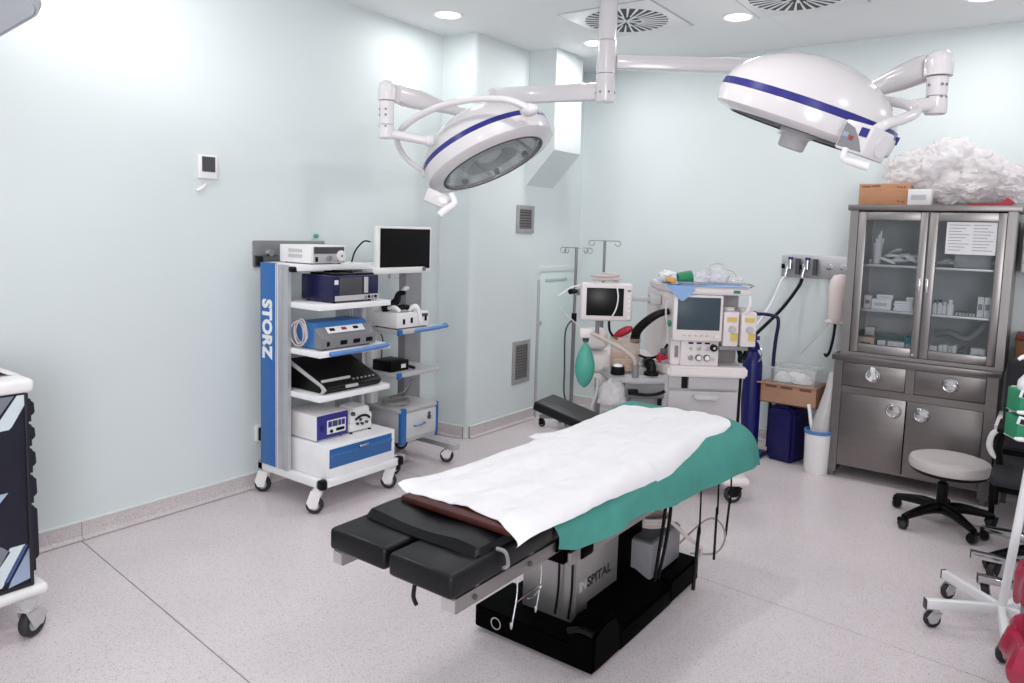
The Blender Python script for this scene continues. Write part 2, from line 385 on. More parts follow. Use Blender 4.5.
# ------------------------------------------------------------------ surgical lamps
PX,PY=1.478,4.084
t=thing('lamp_column','white ceiling column carrying both surgical lamp arms','lamp column',(PX,PY,CEIL))
B(T3(PX,PY,0)).lathe([(0,CEIL),(0.056,CEIL),(0.056,2.775),(0,2.775)],32).obj('upper_tube',LAMPW,t)
B(T3(PX,PY,0)).lathe([(0,2.77),(0.062,2.77),(0.062,2.575),(0,2.575)],32).obj('upper_collar',LAMPW,t)
B(T3(PX,PY,0)).lathe([(0,2.572),(0.060,2.572),(0.060,2.42),(0.055,2.405),(0,2.405)],32).obj('lower_collar',LAMPW,t)
for a in (0.2,1.3,2.6,-0.7,-1.6,-2.4):
    p=Vector((PX+0.06*math.cos(a),PY+0.06*math.sin(a),2.46)); B().cyl(p,p+Vector((0.004*math.cos(a),0.004*math.sin(a),0)),0.007,n=8).obj('screw',GREYM,t)
def bar(t,p0,p1,h,w,name,mat=LAMPW,bev=0.012):
    p0=Vector(p0);p1=Vector(p1);d=p1-p0;a=math.atan2(d.y,d.x)
    return B(T3(*p0)@RZ(a)).box(0,d.length,-w/2,w/2,-h/2,h/2,bev).obj(name,mat,t)
def taper_arm(t,p0,p1,prof,name):
    """spring arm: elongated body whose height follows prof [(u, half height, half width)] from p0 to p1"""
    p0=Vector(p0);p1=Vector(p1);d=(p1-p0);L=d.length;d.normalize(); side=Vector((0,0,1)).cross(d).normalized(); up=d.cross(side)
    b=bmesh.new(); rings=[]; n=16
    for u,h,w in prof:
        c=p0+d*(L*u); rings.append([b.verts.new(c+side*(w*math.copysign(abs(math.cos(2*PI*k/n))**0.7,math.cos(2*PI*k/n)))+up*(h*math.copysign(abs(math.sin(2*PI*k/n))**0.7,math.sin(2*PI*k/n)))) for k in range(n)])
    for a,c in zip(rings,rings[1:]):
        for k in range(n): b.faces.new((a[k],a[(k+1)%n],c[(k+1)%n],c[k]))
    b.faces.new(rings[0][::-1]); b.faces.new(rings[-1]); bmesh.ops.recalc_face_normals(b,faces=b.faces)
    q=B(); q._add(b); return q.obj(name,LAMPW,t)
def lamp_frame(center,n,toward):
    z=-Vector(n).normalized(); y=Vector(toward); y=(y-z*y.dot(z)).normalized(); x=y.cross(z)
    M=Matrix((x,y,z)).transposed().to_4x4(); M.translation=center; return M
def ceiling_head(t,M):
    B(M).lathe([(0,0.235),(0.07,0.232),(0.13,0.222),(0.19,0.203),(0.24,0.180),(0.29,0.150),(0.33,0.115),(0.36,0.080),(0.380,0.045),(0.386,0.032),(0.372,0.028),(0.36,0.026),(0.30,0.10),(0.2,0.16),(0,0.19)],64).obj('dome',LAMPW,t)
    B(M).lathe([(0.374,0.034),(0.3885,0.030),(0.393,0.002),(0.378,-0.002)],64).obj('blue_band',BANDB,t)
    B(M).lathe([(0.378,0.002),(0.394,0.0),(0.397,-0.03),(0.392,-0.068),(0.380,-0.078),(0.315,-0.094),(0.308,-0.090),(0.308,-0.072),(0.36,-0.03),(0.37,0.002)],64).obj('rim',LAMPW,t)
    B(M).lathe([(0.314,-0.0955),(0.306,-0.098),(0.299,-0.0955),(0.306,-0.090),(0.314,-0.0955)],64).obj('lens_gasket',GREYD,t)
    B(M).lathe([(0,-0.088),(0.303,-0.088),(0.303,-0.085),(0,-0.085)],64).obj('lens',LENS,t)
    # faceted mirror bowl and lamp insert
    r=B(M); r.lathe([(0.306,-0.080),(0.27,-0.03),(0.22,0.02),(0.15,0.055),(0.07,0.07),(0.0,0.07)],26); r.obj('reflector',REFLECT,t,angle=5)
    B(M).lathe([(0,-0.055),(0.05,-0.06),(0.075,-0.045),(0.085,0.0),(0.10,0.05),(0.06,0.06),(0,0.06)],24).obj('bulb_housing',PINKW,t)
    B(M).lathe([(0.16,-0.075),(0.175,-0.075),(0.185,0.0),(0.175,0.03),(0.165,0.0),(0.16,-0.075)],32).obj('diffuser_ring',GREYL,t)
    for k in range(8):
        a=2*PI*k/8; B(M@RZ(a)).box(0.272,0.292,-0.018,0.018,-0.078,-0.045,0.004).obj('clip',GREYD,t)
_a,_b=None,None
TH=math.radians(35.78); RHv=Vector((math.cos(TH),math.sin(TH),0)); FHv=Vector((-math.sin(TH),math.cos(TH),0))
# left lamp
L1=CAM+(Vector((1.427,2.993,2.002))-CAM)*(4.32/3.781); n1=Vector((0.463,0.103,-0.88)).normalized()
t=thing('surgical_lamp','white domed surgical lamp showing its lens, left of the ceiling column','surgical lamp',L1,'twin surgical lamps')
M1=lamp_frame(L1,n1,-FHv); ceiling_head(t,M1)
pe=Vector((0.72,3.93,2.472))
bar(t,(PX-0.05,PY+0.02,2.475),pe,0.105,0.07,'extension_arm')
B().cyl(pe+Vector((0,0,-0.20)),pe+Vector((0,0,0.05)),0.045,n=24,bev=0.008).obj('drop_tube',LAMPW,t)
E1=Vector((0.831,2.863,2.324))
taper_arm(t,pe+Vector((0,0,-0.16)),E1+Vector((0.03,0.04,-0.01)),[(0,0.03,0.03),(0.05,0.034,0.034),(0.25,0.028,0.028),(0.45,0.028,0.028),(0.6,0.036,0.032),(0.82,0.055,0.04),(0.93,0.056,0.042),(1,0.046,0.04)],'spring_arm')
tt=Vector((0,0,1))
b1=Vector((0.828,2.862,2.107)); tl=(E1.z-b1.z); Eb=Vector((E1.x,E1.y,b1.z))
B().lathe([(0,0.055),(0.024,0.052),(0.042,0.038),(0.048,0.012),(0.048,-0.05),(0,-0.05)],24,M=T3(*E1)).obj('elbow',LAMPW,t)
B().lathe([(0,-0.055),(0.040,-0.055),(0.038,-tl+0.04),(0,-tl+0.04)],24,M=T3(*E1)).obj('vertical_tube',LAMPW,t)
B().lathe([(0,-tl+0.035),(0.042,-tl+0.035),(0.042,-tl-0.03),(0.036,-tl-0.036),(0,-tl-0.036)],24,M=T3(*E1)).obj('swivel_collar',LAMPW,t)
for dz in (-0.10,-0.19,-0.13):
    for a in (-2.0,-0.9):
        p=E1+Vector((0.038*math.cos(a),0.038*math.sin(a),dz)); B().cyl(p,p+Vector((0.005*math.cos(a),0.005*math.sin(a),0)),0.006,n=8).obj('screw',GREYM,t)
jn=Vector((1.004,3.013,2.068))
B().cyl(Eb+Vector((0,0,-0.005)),jn,0.026,0.024,n=20).sph(jn,0.032).obj('yoke_stub',LAMPW,t)
B().tube([Vector((0.832,3.160,1.916)),Vector((0.775,3.070,1.989)),Vector((0.790,2.982,2.080)),Vector((0.879,2.947,2.142)),Vector((1.013,2.946,2.202)),Vector((1.161,2.978,2.249)),Vector((1.313,3.050,2.275)),Vector((1.452,3.126,2.271)),Vector((1.523,3.190,2.239))],[0.014,0.015,0.017,0.018,0.018,0.018,0.018,0.018,0.02],n=14).obj('yoke',LAMPW,t)
B().sph(Vector((1.524,3.215,2.228)),0.045,(1.2,1,0.8)).obj('yoke_hinge',LAMPW,t)
B().cyl(Vector((0.832,3.160,1.916)),Vector((0.902,3.186,1.883)),0.03,n=16).obj('yoke_pivot',LAMPW,t)
hx=B(); hc=Vector((0.981,3.120,1.760))
hx.box(-0.07,0.07,-0.045,0.045,-0.04,0.04,0.012,M=T3(*hc)@RZ(TH)@Matrix.Rotation(math.radians(22),4,'Y')); hx.obj('control_box',LAMPW,t)
B().tube([Vector((1.093,3.102,1.786)),Vector((1.125,3.100,1.737)),Vector((1.090,3.075,1.703)),Vector((1.059,3.053,1.669))],[0.017,0.02,0.023,0.022],n=12,sub=3).obj('handle',WHITEP,t)
# right lamp
L2=CAM+(Vector((2.995,3.015,2.09))-CAM)*(3.29/2.878); n2=Vector((-0.358,-0.011,-0.934)).normalized()
t=thing('surgical_lamp','white domed surgical lamp with control box, right of the column, near the cabinet','surgical lamp',L2,'twin surgical lamps')
M2=lamp_frame(L2,n2,-FHv); ceiling_head(t,M2)
pe=Vector((2.397,4.744,2.682)); pe.z=2.648
bar(t,(PX+0.05,PY+0.03,2.648),pe,0.086,0.07,'extension_arm')
pv=Vector((2.452,4.784,2.296))
B().cyl(Vector((pe.x,pe.y,pv.z-0.05)),pe+Vector((0,0,0.05)),0.052,n=24,bev=0.008).obj('drop_tube',LAMPW,t)
E2=Vector((3.362,3.603,2.348))
taper_arm(t,Vector((pe.x,pe.y,pv.z)),E2+Vector((-0.04,0.03,0.0)),[(0,0.03,0.03),(0.3,0.036,0.033),(0.5,0.024,0.024),(0.60,0.025,0.026),(0.70,0.038,0.034),(0.86,0.056,0.044),(0.96,0.058,0.046),(1,0.05,0.044)],'spring_arm')
b2=Vector((3.389,3.622,2.155)); tl=E2.z-b2.z; Eb=Vector((E2.x,E2.y,b2.z+0.03))
B().lathe([(0,0.055),(0.03,0.052),(0.05,0.036),(0.056,0.01),(0.056,-0.05),(0,-0.05)],24,M=T3(*E2)).obj('elbow',LAMPW,t)
B().lathe([(0,-0.055),(0.043,-0.055),(0.041,-tl+0.06),(0,-tl+0.06)],24,M=T3(*E2)).obj('vertical_tube',LAMPW,t)
B().lathe([(0,-tl+0.056),(0.045,-tl+0.056),(0.045,-tl-0.006),(0.039,-tl-0.014),(0,-tl-0.014)],24,M=T3(*E2)).obj('swivel_collar',LAMPW,t)
for dz in (-0.09,-0.14):
    for a in (-2.2,-1.0,-0.5):
        p=E2+Vector((0.041*math.cos(a),0.041*math.sin(a),dz)); B().cyl(p,p+Vector((0.005*math.cos(a),0.005*math.sin(a),0)),0.006,n=8).obj('screw',GREYM,t)
jn=Vector((3.287,3.487,2.159))
B().cyl(Eb,jn,0.030,0.028,n=20).obj('yoke_stub',LAMPW,t)
hb=Vector((3.179,3.138,1.989))
B().tube([hb,Vector((3.245,3.186,2.048)),Vector((3.291,3.305,2.085)),Vector((3.314,3.445,2.131)),Vector((3.264,3.532,2.176)),Vector((3.154,3.638,2.217)),Vector((3.045,3.806,2.251)),Vector((2.920,3.851,2.244)),Vector((2.837,3.816,2.216))],0.021,n=14).obj('yoke',LAMPW,t)
CB=T3(*Vector((3.176,3.136,1.985)))@M2.to_3x3().to_4x4()@RZ(math.radians(38))
B(CB).box(-0.085,0.075,-0.05,0.075,-0.055,0.06,0.008).obj('control_box',LAMPW,t)
bx=B(CB).prism([(-0.042,0.048),(-0.042,-0.045),(0.066,-0.045),(0.035,0.0),(0.0,0.035)],'x',0.0745,0.0775).obj('control_panel',GREYM,t)
B(CB).box(0.0765,0.0785,0.028,0.062,0.012,0.045).obj('blue_label',BANDB,bx)
B(CB).box(0.0765,0.0795,-0.005,0.012,-0.012,0.004).obj('red_key',REDP,bx)
B(CB).box(0.0765,0.0795,-0.035,-0.012,-0.005,0.012).obj('blue_key',STRS,bx)
B(CB).cyl((-0.02,0.075,0.0),(-0.02,0.082,0.0),0.04,n=20).obj('box_cap',LAMPW,t)
B(M2).box(-0.362,-0.335,0.135,0.178,-0.015,0.02,0.003).obj('corner_decal',BANDB,t)
B().tube([Vector((3.147,3.029,1.948)),Vector((3.140,3.024,1.910)),Vector((3.163,3.040,1.899)),Vector((3.224,3.060,1.877))],[0.010,0.012,0.015,0.016],n=12,sub=3).obj('handle',WHITEP,t)
B(M2).lathe([(0,-0.088),(0.075,-0.088),(0.075,-0.105),(0.062,-0.115),(0.058,-0.165),(0.048,-0.172),(0,-0.172)],20).obj('centre_handle',GREYL,t)
# grey rounded housing at the top left edge, cast as the added spot's lamp
Z3=Vector((1.635,0.879,2.139)); ex=(Vector((1.536,0.807,2.072))-Z3).normalized(); fz=Vector((0.35,-0.6,-0.7)); fz=(fz-ex*fz.dot(ex)).normalized(); ey=fz.cross(ex)
if ey.z<0: ey=-ey
Mh=Matrix((ex,ey,ex.cross(ey))).transposed().to_4x4(); Mh.translation=Z3
t=thing('ceiling_head','grey rounded housing hanging in at the top left corner','surgical lamp',Z3)
pts=[]
for k in range(7):
    a=-PI/2-k*PI/12; pts.append((0.03+0.03*math.cos(a),0.03+0.03*math.sin(a)))
sh=[(0.55,0.02)]+[(0.3,-0.004)]+pts+[(0.0,0.5),(0.55,0.5)]
B(Mh).prism(sh,'z',-0.03,0.03,0.008).obj('housing',HAIRG,t)
B().cyl(Mh@Vector((0.3,0.3,0.0)),Vector(((Mh@Vector((0.3,0.3,0))).x,(Mh@Vector((0.3,0.3,0))).y,CEIL)),0.04,n=20).obj('arm',LAMPW,t)
# ------------------------------------------------------------------ endoscopy cart with the blue side panel
t=thing('equipment_cart','tall white endoscopy cart with blue STORZ side panel and four loaded shelves','cart',(0.38,2.87,0))
b=B(); b.box(0.085,0.665,2.57,2.615,0.145,0.19,0.004).box(0.085,0.665,3.145,3.19,0.145,0.19,0.004).box(0.62,0.665,2.57,3.19,0.145,0.19,0.004).box(0.085,0.13,2.57,3.19,0.145,0.19,0.004).box(0.10,0.65,2.59,3.17,0.165,0.188)
b.obj('base_frame',WHITE,t)
for y in (2.568,3.158): B().box(0.632,0.672,y,y+0.034,0.142,0.193,0.005).obj('corner_bumper',BLACK,t)
caster(t,0.605,2.572,0.048,math.radians(36),top=0.147,w=0.034); caster(t,0.097,2.595,0.048,math.radians(30),top=0.147,w=0.034)
caster(t,0.618,3.12,0.048,math.radians(40),top=0.147,w=0.034,fork=WHITEP); caster(t,0.12,3.15,0.048,math.radians(120),top=0.147,w=0.034)
for y0 in (2.562,3.112):
    pnl=B().box(0.125,0.268,y0,y0+0.024,0.19,1.372,0.003).obj('side_panel',BLUE if y0<3 else GREYL,t,'blue side panel' if y0<3 else None)
    B().box(0.268,0.283,y0-0.001,y0+0.024,0.19,1.370,0.002).obj('white_edge',WHITE,pnl)
    B().box(0.278,0.2815,y0-0.0018,y0,0.19,1.369).obj('blue_pinstripe',BANDB,pnl)
    B().prism([(0.283,y0+0.004),(0.30,y0-0.004),(0.32,y0+0.006),(0.35,y0-0.002),(0.375,y0+0.003),(0.378,y0+0.024),(0.283,y0+0.024)],'z',0.19,1.368).obj('post',ALU,t)
    if y0<3:
        # lettering reads downwards on the side that faces the room
        Mt=Matrix(((0,1,0,0),(0,0,-1,0),(-1,0,0,0),(0,0,0,1)))
        Mt=T3(0.152,y0-0.0002,1.162)@Mt
        text('STORZ',0.116,Mt,WHITE,pnl,'lettering',0.0012,0.006,1.0,0.93)
def shelf(x1,y0,y1,z,th=0.033,name='shelf'):
    return B().box(0.13,x1,y0,y1,z-th,z,0.004).obj(name,WHITE,t)
ts=B().box(0.12,0.45,2.575,3.11,1.336,1.372,0.005).obj('shelf',WHITE,t)
for z in (1.162,0.902,0.655): shelf(0.625,2.585,3.112,z)
B().tube([(0.628,2.66,0.886),(0.645,2.68,0.888),(0.652,2.86,0.892),(0.648,3.05,0.896),(0.63,3.075,0.896)],0.014,n=12).obj('handle',BLUEH,t,'pale blue handle on the shelf edge')
dw=B().box(0.13,0.655,2.61,3.13,0.19,0.374,0.004).obj('drawer_unit',WHITE,t)
dp=B(); dp.prism([(0.646,0.248),(0.6585,0.248),(0.6585,0.300),(0.666,0.318),(0.6585,0.328),(0.6585,0.356),(0.646,0.356)],'y',2.632,3.10); dp.obj('drawer',BLUED,dw)
B().tube([(0.658,2.845,0.334),(0.672,2.85,0.336),(0.672,2.90,0.338),(0.658,2.905,0.338)],0.006,n=8,sub=3).obj('lock',CHROME,dw)
B().cyl((0.425,2.585,1.345),(0.425,2.545,1.347),0.016,n=16).obj('knob',BLACK,t)
# things on it ---------------------------------------------------------
def feet(t,x0,x1,y0,y1,z,h=0.006,r=0.01):
    for x in (x0,x1):
        for y in (y0,y1): B().cyl((x,y,z),(x,y,z+h),r,n=10).obj('foot',BLACK,t)
z=1.372
t=thing('light_source','white light source box with round dial on the top shelf of the STORZ cart','medical device',(0.32,2.78,z))
feet(t,0.21,0.43,2.68,2.88,z)
cs=B().box(0.18,0.458,2.655,2.905,z+0.006,z+0.106,0.004).obj('case',WHITEP,t)
for r in (0,1):
    for k in range(9): B().box(0.262+k*0.014-0.0,0.272+k*0.014,2.654,2.6555,z+0.034+r*0.03,z+0.054+r*0.03).obj('vent_slot',GREYL,cs)
fp=B().box(0.458,0.462,2.672,2.892,z+0.012,z+0.10,0.001).obj('front_panel',GREYL,t)
B().box(0.462,0.4635,2.675,2.89,z+0.06,z+0.098).obj('dark_strip',GREYD,fp)
B().cyl((0.46,2.865,z+0.047),(0.473,2.865,z+0.047),0.032,n=24,bev=0.003).obj('dial',WHITEP,fp)
B().cyl((0.473,2.865,z+0.047),(0.476,2.865,z+0.047),0.006,n=10).obj('dial_hub',GREYD,fp)
B().cyl((0.46,2.775,z+0.035),(0.482,2.775,z+0.035),0.014,n=16).obj('socket',CHROME,fp)
B().box(0.462,0.466,2.684,2.70,z+0.015,z+0.042).obj('switch',BLACK,fp)
z=1.162
t=thing('insufflator','dark blue insufflator with grey screen on the second shelf of the STORZ cart','medical device',(0.45,2.85,z))
feet(t,0.36,0.58,2.72,2.98,z)
cs=B().box(0.33,0.605,2.69,3.03,z+0.008,z+0.152,0.006).obj('case',NAVY,t)
B().box(0.605,0.608,2.705,3.03,z+0.012,z+0.042).obj('silver_strip',GREYL,cs)
B().box(0.605,0.610,2.735,2.90,z+0.046,z+0.142,0.002).obj('screen',GREYD,cs)
B().box(0.605,0.611,2.915,2.945,z+0.05,z+0.142,0.002).obj('key_column',GREYL,cs)
B().box(0.605,0.607,2.702,2.728,z+0.105,z+0.13).obj('badge',PAPER,cs)
for k in range(4): B().cyl((0.605,2.925+0.026*k,z+0.027),(0.613,2.925+0.026*k,z+0.027),0.009,n=12).obj('connector',BLACK if k%2 else CHROME,cs)
t=tag(B().box(0.345,0.575,2.74,3.02,z+0.152,z+0.162,0.002).tube([(0.40,2.8,z+0.168),(0.5,2.84,z+0.172),(0.52,2.9,z+0.168),(0.42,2.92,z+0.17),(0.40,3.0,z+0.168)],0.007,n=8).obj('keyboard_tray',BLACK),'thin black tray with coiled lead lying on the dark blue insufflator','tray')
z=0.902
t=thing('electrosurgical_unit','blue cased electrosurgical unit with sloped grey control face on the middle shelf','medical device',(0.48,2.8,z))
feet(t,0.42,0.57,2.66,2.98,z)
cs=B().prism([(0.36,z+0.008),(0.545,z+0.008),(0.545,z+0.12),(0.52,z+0.148),(0.36,z+0.148)],'y',2.625,3.0,0.003).obj('case',pm('esu_blue',(58,120,186),0.4),t)
cf=B().prism([(0.545,z+0.008),(0.605,z+0.01),(0.607,z+0.07),(0.585,z+0.085),(0.545,z+0.125)],'y',2.612,3.012,0.003).obj('control_face',GREYM,t)
Ms=T3(0.5665,0,z+0.107)@Matrix.Rotation(math.radians(45),4,'Y')
B(Ms).box(-0.022,0.022,2.68,2.95,0.000,0.0025,0.001).obj('white_panel',WHITEP,cf)
for k,mm in enumerate((BLACK,REDP,SCREEN)): B(Ms).box(-0.010,0.008,2.70+0.085*k,2.735+0.085*k,0.0025,0.005).obj('display',mm,cf)
for k in range(4): B().box(0.604,0.609,2.65+0.095*k,2.65+0.095*k+(0.02 if k==0 else 0.05),z+0.025,z+0.05,0.003).obj('socket',BLACK,cf)
t=tag(B().tube([(0.44+(0.05+0.012*math.sin(0.31*a))*math.cos(a*0.9)+0.012*math.sin(0.7*a),2.597+0.009*math.sin(0.43*a),z+0.09+(0.066+0.012*math.sin(0.23*a+1))*math.sin(a*0.9)) for a in [k*0.35 for k in range(110)]],0.0036,n=6,sub=2).obj('cable_coil',CORD),'pale coiled camera cable hanging beside the blue electrosurgical unit','cable')
z=0.655
t=thing('camera_console','black slanted console with silver rim leaning on the lower open shelf','medical device',(0.45,2.84,z))
Mk=T3(0.30,2.63,z)@Matrix.Rotation(math.radians(0),4,'Z')
b=B(); b.prism([(0.27,z+0.002),(0.595,z+0.002),(0.615,z+0.03),(0.595,z+0.05),(0.30,z+0.165),(0.27,z+0.165)],'y',2.64,3.06,0.006); b.obj('body',BLACK,t)
b=B(); b.prism([(0.262,z+0.158),(0.285,z+0.172),(0.60,z+0.052),(0.625,z+0.030),(0.60,z+0.006),(0.585,z+0.006),(0.600,z+0.03),(0.585,z+0.045)],'y',2.62,2.637,0.002); b.obj('silver_side_rim',GREYL,t)
b=B(); b.box(0.56,0.575,2.645,2.85,z+0.062,z+0.078,0.004,M=None); b.obj('silver_wrist_bar',GREYL,t)
B().box(0.605,0.62,2.78,2.87,z+0.02,z+0.038,0.004).obj('label',GREYL,t)
for k in range(6): B().cyl((0.585,2.86+0.03*k,z+0.056),(0.590,2.86+0.03*k,z+0.062),0.007,n=8).obj('key',GREYM,t)
z=0.374
t=thing('shaver_unit','white box with purple front panel on top of the cart drawer','medical device',(0.45,2.74,z))
feet(t,0.3,0.52,2.65,2.82,z)
cs=B().box(0.25,0.545,2.628,2.855,z+0.008,z+0.152,0.004).obj('case',WHITEP,t)
fp=B().box(0.545,0.550,2.632,2.853,z+0.012,z+0.15,0.002).obj('front_panel',PURPLE,t,'purple front panel')
q=B(); q.box(0.550,0.5515,2.70,2.835,z+0.035,z+0.115); q.obj('white_field',PAPER,fp)
for (y0,y1,z0,z1,mm) in ((2.708,2.733,.075,.108,PURPLE),(2.738,2.775,.075,.108,SCREENG),(2.78,2.8,.075,.108,PURPLE),(2.805,2.828,.075,.108,PURPLE),(2.765,2.825,.045,.062,BLACK)):
    B().box(0.5515,0.553,y0,y1,z+z0,z+z1).obj('key',mm,fp)
B().cyl((0.551,2.73,z+0.05),(0.556,2.73,z+0.05),0.01,n=12).obj('socket',BLACK,fp)
B().box(0.5495,0.552,2.655,2.675,z+0.06,z+0.095).obj('logo_block',CYLB,fp)
t=thing('roller_pump','cream roller pump with dark rollers beside the purple fronted box','medical device',(0.5,2.96,z))
feet(t,0.44,0.54,2.885,3.03,z)
B().box(0.40,0.545,2.872,3.045,z+0.008,z+0.06,0.01).obj('pump_base',WHITEP,t)
B().prism([(2.876,z+0.055),(3.04,z+0.055),(3.042,z+0.10),(3.01,z+0.155),(2.90,z+0.15),(2.874,z+0.10)],'x',0.41,0.552,0.008).obj('pump_head',WHITEP,t)
B().tube([(0.556,2.905,z+0.082),(0.562,2.93,z+0.098),(0.562,2.96,z+0.102),(0.562,2.99,z+0.096),(0.556,3.015,z+0.078)],0.007,n=8).obj('tube_bend',BLACK,t)
for y,zz,r in ((2.89,.12,.012),(3.025,.125,.012),(2.925,.055,.008),(2.96,.05,.008),(2.995,.055,.008),(2.945,.078,.009)): B().cyl((0.545,y,z+zz),(0.560,y,z+zz),r,n=12).obj('roller',GREYD,t)
# ------------------------------------------------------------------ second cart with the monitor
t=thing('monitor_cart','grey monitor cart with pale blue trims behind the STORZ cart','cart',(0.33,3.52,0))
b=B(); b.box(0.06,0.50,3.30,3.355,0.10,0.135,0.004).box(0.06,0.60,3.72,3.775,0.10,0.135,0.004).box(0.06,0.12,3.28,3.775,0.10,0.135,0.004); b.obj('base_frame',ALU,t)
for y,xo in ((3.30,-0.1),(3.72,0)): B().box(0.57+xo,0.625+xo,y-0.004,y+0.058,0.096,0.139,0.006).obj('end_cap',GREYL,t)
caster(t,0.545,3.735,0.046,math.radians(36),fork=WHITEP,top=0.103,hubm=GREYL); caster(t,0.46,3.32,0.046,math.radians(80),fork=BLACK,top=0.103,hubm=WHITEP)
caster(t,0.10,3.74,0.046,math.radians(60),fork=BLACK,top=0.103,hubm=WHITEP); caster(t,0.10,3.31,0.046,math.radians(60),fork=BLACK,top=0.103,hubm=WHITEP)
b=B(); b.box(0.16,0.22,3.34,3.40,0.13,1.36,0.004).obj('post',WHITEP,t); B().box(0.15,0.22,3.645,3.80,0.13,1.365,0.004).obj('post',pm('post_grey',(140,140,144),0.45),t)
cb=B().box(0.14,0.49,3.34,3.68,0.20,0.40,0.004).obj('cabinet',GREYL,t)
B().box(0.14,0.50,3.33,3.69,0.40,0.425,0.008).obj('cabinet_top',GREYL,t)
d=B().box(0.49,0.497,3.385,3.67,0.225,0.392,0.003).obj('drawer',pm('drawer_light',(206,205,207),0.4),t)
B().tube([(0.497,3.46,0.30),(0.515,3.465,0.30),(0.515,3.545,0.305),(0.497,3.55,0.305)],0.006,n=8,sub=3).obj('handle',BLUEH,d)
B().cyl((0.497,3.60,0.335),(0.503,3.60,0.335),0.016,n=14).obj('lock',GREYD,d); B().cyl((0.497,3.60,0.36),(0.503,3.60,0.36),0.011,n=14).obj('lock',GREYD,d)
for y,w in ((3.335,0.05),(3.672,0.016)): B().box(0.475,0.505,y,y+w,0.19,0.428,0.008).obj('blue_edge',BLUE,t,'blue corner edge')
for z in (0.665,0.945):
    sh=B().box(0.14,0.50,3.30,3.70,z-0.03,z,0.006).obj('shelf',GREYL,t)
    B().box(0.49,0.507,3.298,3.335,z-0.036,z+0.003,0.004).obj('blue_corner',BLUE,sh)
B().tube([(0.49,3.45,0.927),(0.515,3.50,0.932),(0.53,3.64,0.94),(0.535,3.72,0.945),(0.50,3.725,0.945)],0.013,n=12).obj('handle',BLUEH,t)
B().box(0.14,0.44,3.14,3.60,1.30,1.34,0.008).obj('top_rail',WHITEP,t)
B().cyl((0.44,3.585,1.325),(0.448,3.585,1.325),0.014,n=14).obj('rail_knob',GREYM,t)
t=thing('display_monitor','white framed flat display with black screen on the grey monitor cart','monitor',(0.40,3.42,1.34))
B().box(0.28,0.38,3.32,3.50,1.34,1.352,0.003).cyl((0.33,3.41,1.35),(0.33,3.41,1.42),0.03,n=16).box(0.33,0.39,3.36,3.46,1.40,1.47,0.004).obj('stand',WHITEP,t)
bz=B().box(0.385,0.425,3.19,3.672,1.303,1.600,0.008).obj('bezel',WHITEP,t)
B().box(0.425,0.4265,3.208,3.655,1.328,1.585).obj('screen',SCREEN,t)
B().box(0.40,0.43,3.30,3.37,1.268,1.303,0.003).obj('sensor_box',GREYL,bz)
t=thing('camera_control_unit','small cream camera control box on the upper shelf of the monitor cart','medical device',(0.37,3.45,0.945))
cs=B().box(0.26,0.478,3.31,3.60,0.953,1.048,0.004).obj('case',WHITEP,t); feet(t,0.28,0.46,3.33,3.58,0.945,0.009)
for y,z0 in ((3.36,0.975),(3.43,0.98),(3.56,0.985)): B().box(0.478,0.482,y,y+0.02,z0,z0+0.035,0.002).obj('port',BLACK,cs)
B().box(0.478,0.4795,3.5,3.59,1.015,1.035).obj('grey_strip',GREYD,cs)
t=tag(B().tube([(0.32,3.335,1.07),(0.36,3.36,1.085),(0.38,3.40,1.12),(0.36,3.44,1.16),(0.40,3.46,1.17)],[0.03,0.028,0.025,0.02,0.012],n=10).tube([(0.40,3.39,1.075),(0.43,3.43,1.08),(0.42,3.5,1.065)],0.018,n=10).obj('endoscope_camera',BLACK),'black camera head lying on the cream camera control box','camera')
t=thing('camera_lead','white camera lead hanging over the front of the cream control box','cable',(0.45,3.48,1.05))
B().tube([(0.43,3.46,1.06),(0.47,3.48,1.085),(0.487,3.50,1.05),(0.49,3.51,1.0),(0.488,3.52,0.965)],[0.016,0.018,0.014,0.012,0.010],n=10).obj('hanging_end',CORDW,t)
B().tube([(0.38,3.33,1.075),(0.43,3.335,1.085),(0.45,3.36,1.06)],0.012,n=8).obj('plug',CORDW,t)
B().tube([(0.38,3.46,1.18),(0.36,3.50,1.195),(0.34,3.54,1.19)],0.014,n=8).obj('loop',CORDW,t)
t=thing('black_adapter','small black box with white label on the lower shelf of the monitor cart','medical device',(0.36,3.40,0.665))
cs=B().box(0.27,0.44,3.30,3.46,0.667,0.735,0.004).obj('case',BLACK,t); B().box(0.44,0.4415,3.39,3.43,0.685,0.71).obj('label',PAPER,cs); B().tube([(0.44,3.45,0.69),(0.46,3.47,0.685),(0.45,3.50,0.675)],0.010,n=8).obj('plug',BLACK,t)
B().tube([(0.30,3.35,0.735),(0.30,3.352,0.80),(0.31,3.35,0.86),(0.30,3.34,0.90)],0.004,n=6).obj('cord',BLACK,t)
tag(B().tube([(0.36+0.07*math.cos(a)+0.01*math.sin(2.3*a),3.43+0.10*math.sin(a),0.434+0.004*a/3) for a in [k*0.4 for k in range(40)]]+[(0.42,3.44,0.52),(0.40,3.53,0.58),(0.30,3.62,0.52),(0.25,3.62,0.44)],0.0055,n=6,sub=2).obj('cable_loop',GREYCORD),'grey loose cable coiled on top of the monitor cart cabinet','cable')
tag(B().tube([(0.38,3.17,1.32),(0.37,3.16,1.25),(0.36,3.15,1.15),(0.33,3.2,1.1)],0.005,n=6).obj('video_cable',BLACK),'black video cable dropping behind the display monitor','cable')
tag(B().tube([(0.30,3.09,1.372),(0.32,3.10,1.44),(0.36,3.13,1.50),(0.40,3.15,1.50)],0.005,n=6).obj('antenna_lead',BLACK),'thin black lead curving up between the carts beside the display','cable')
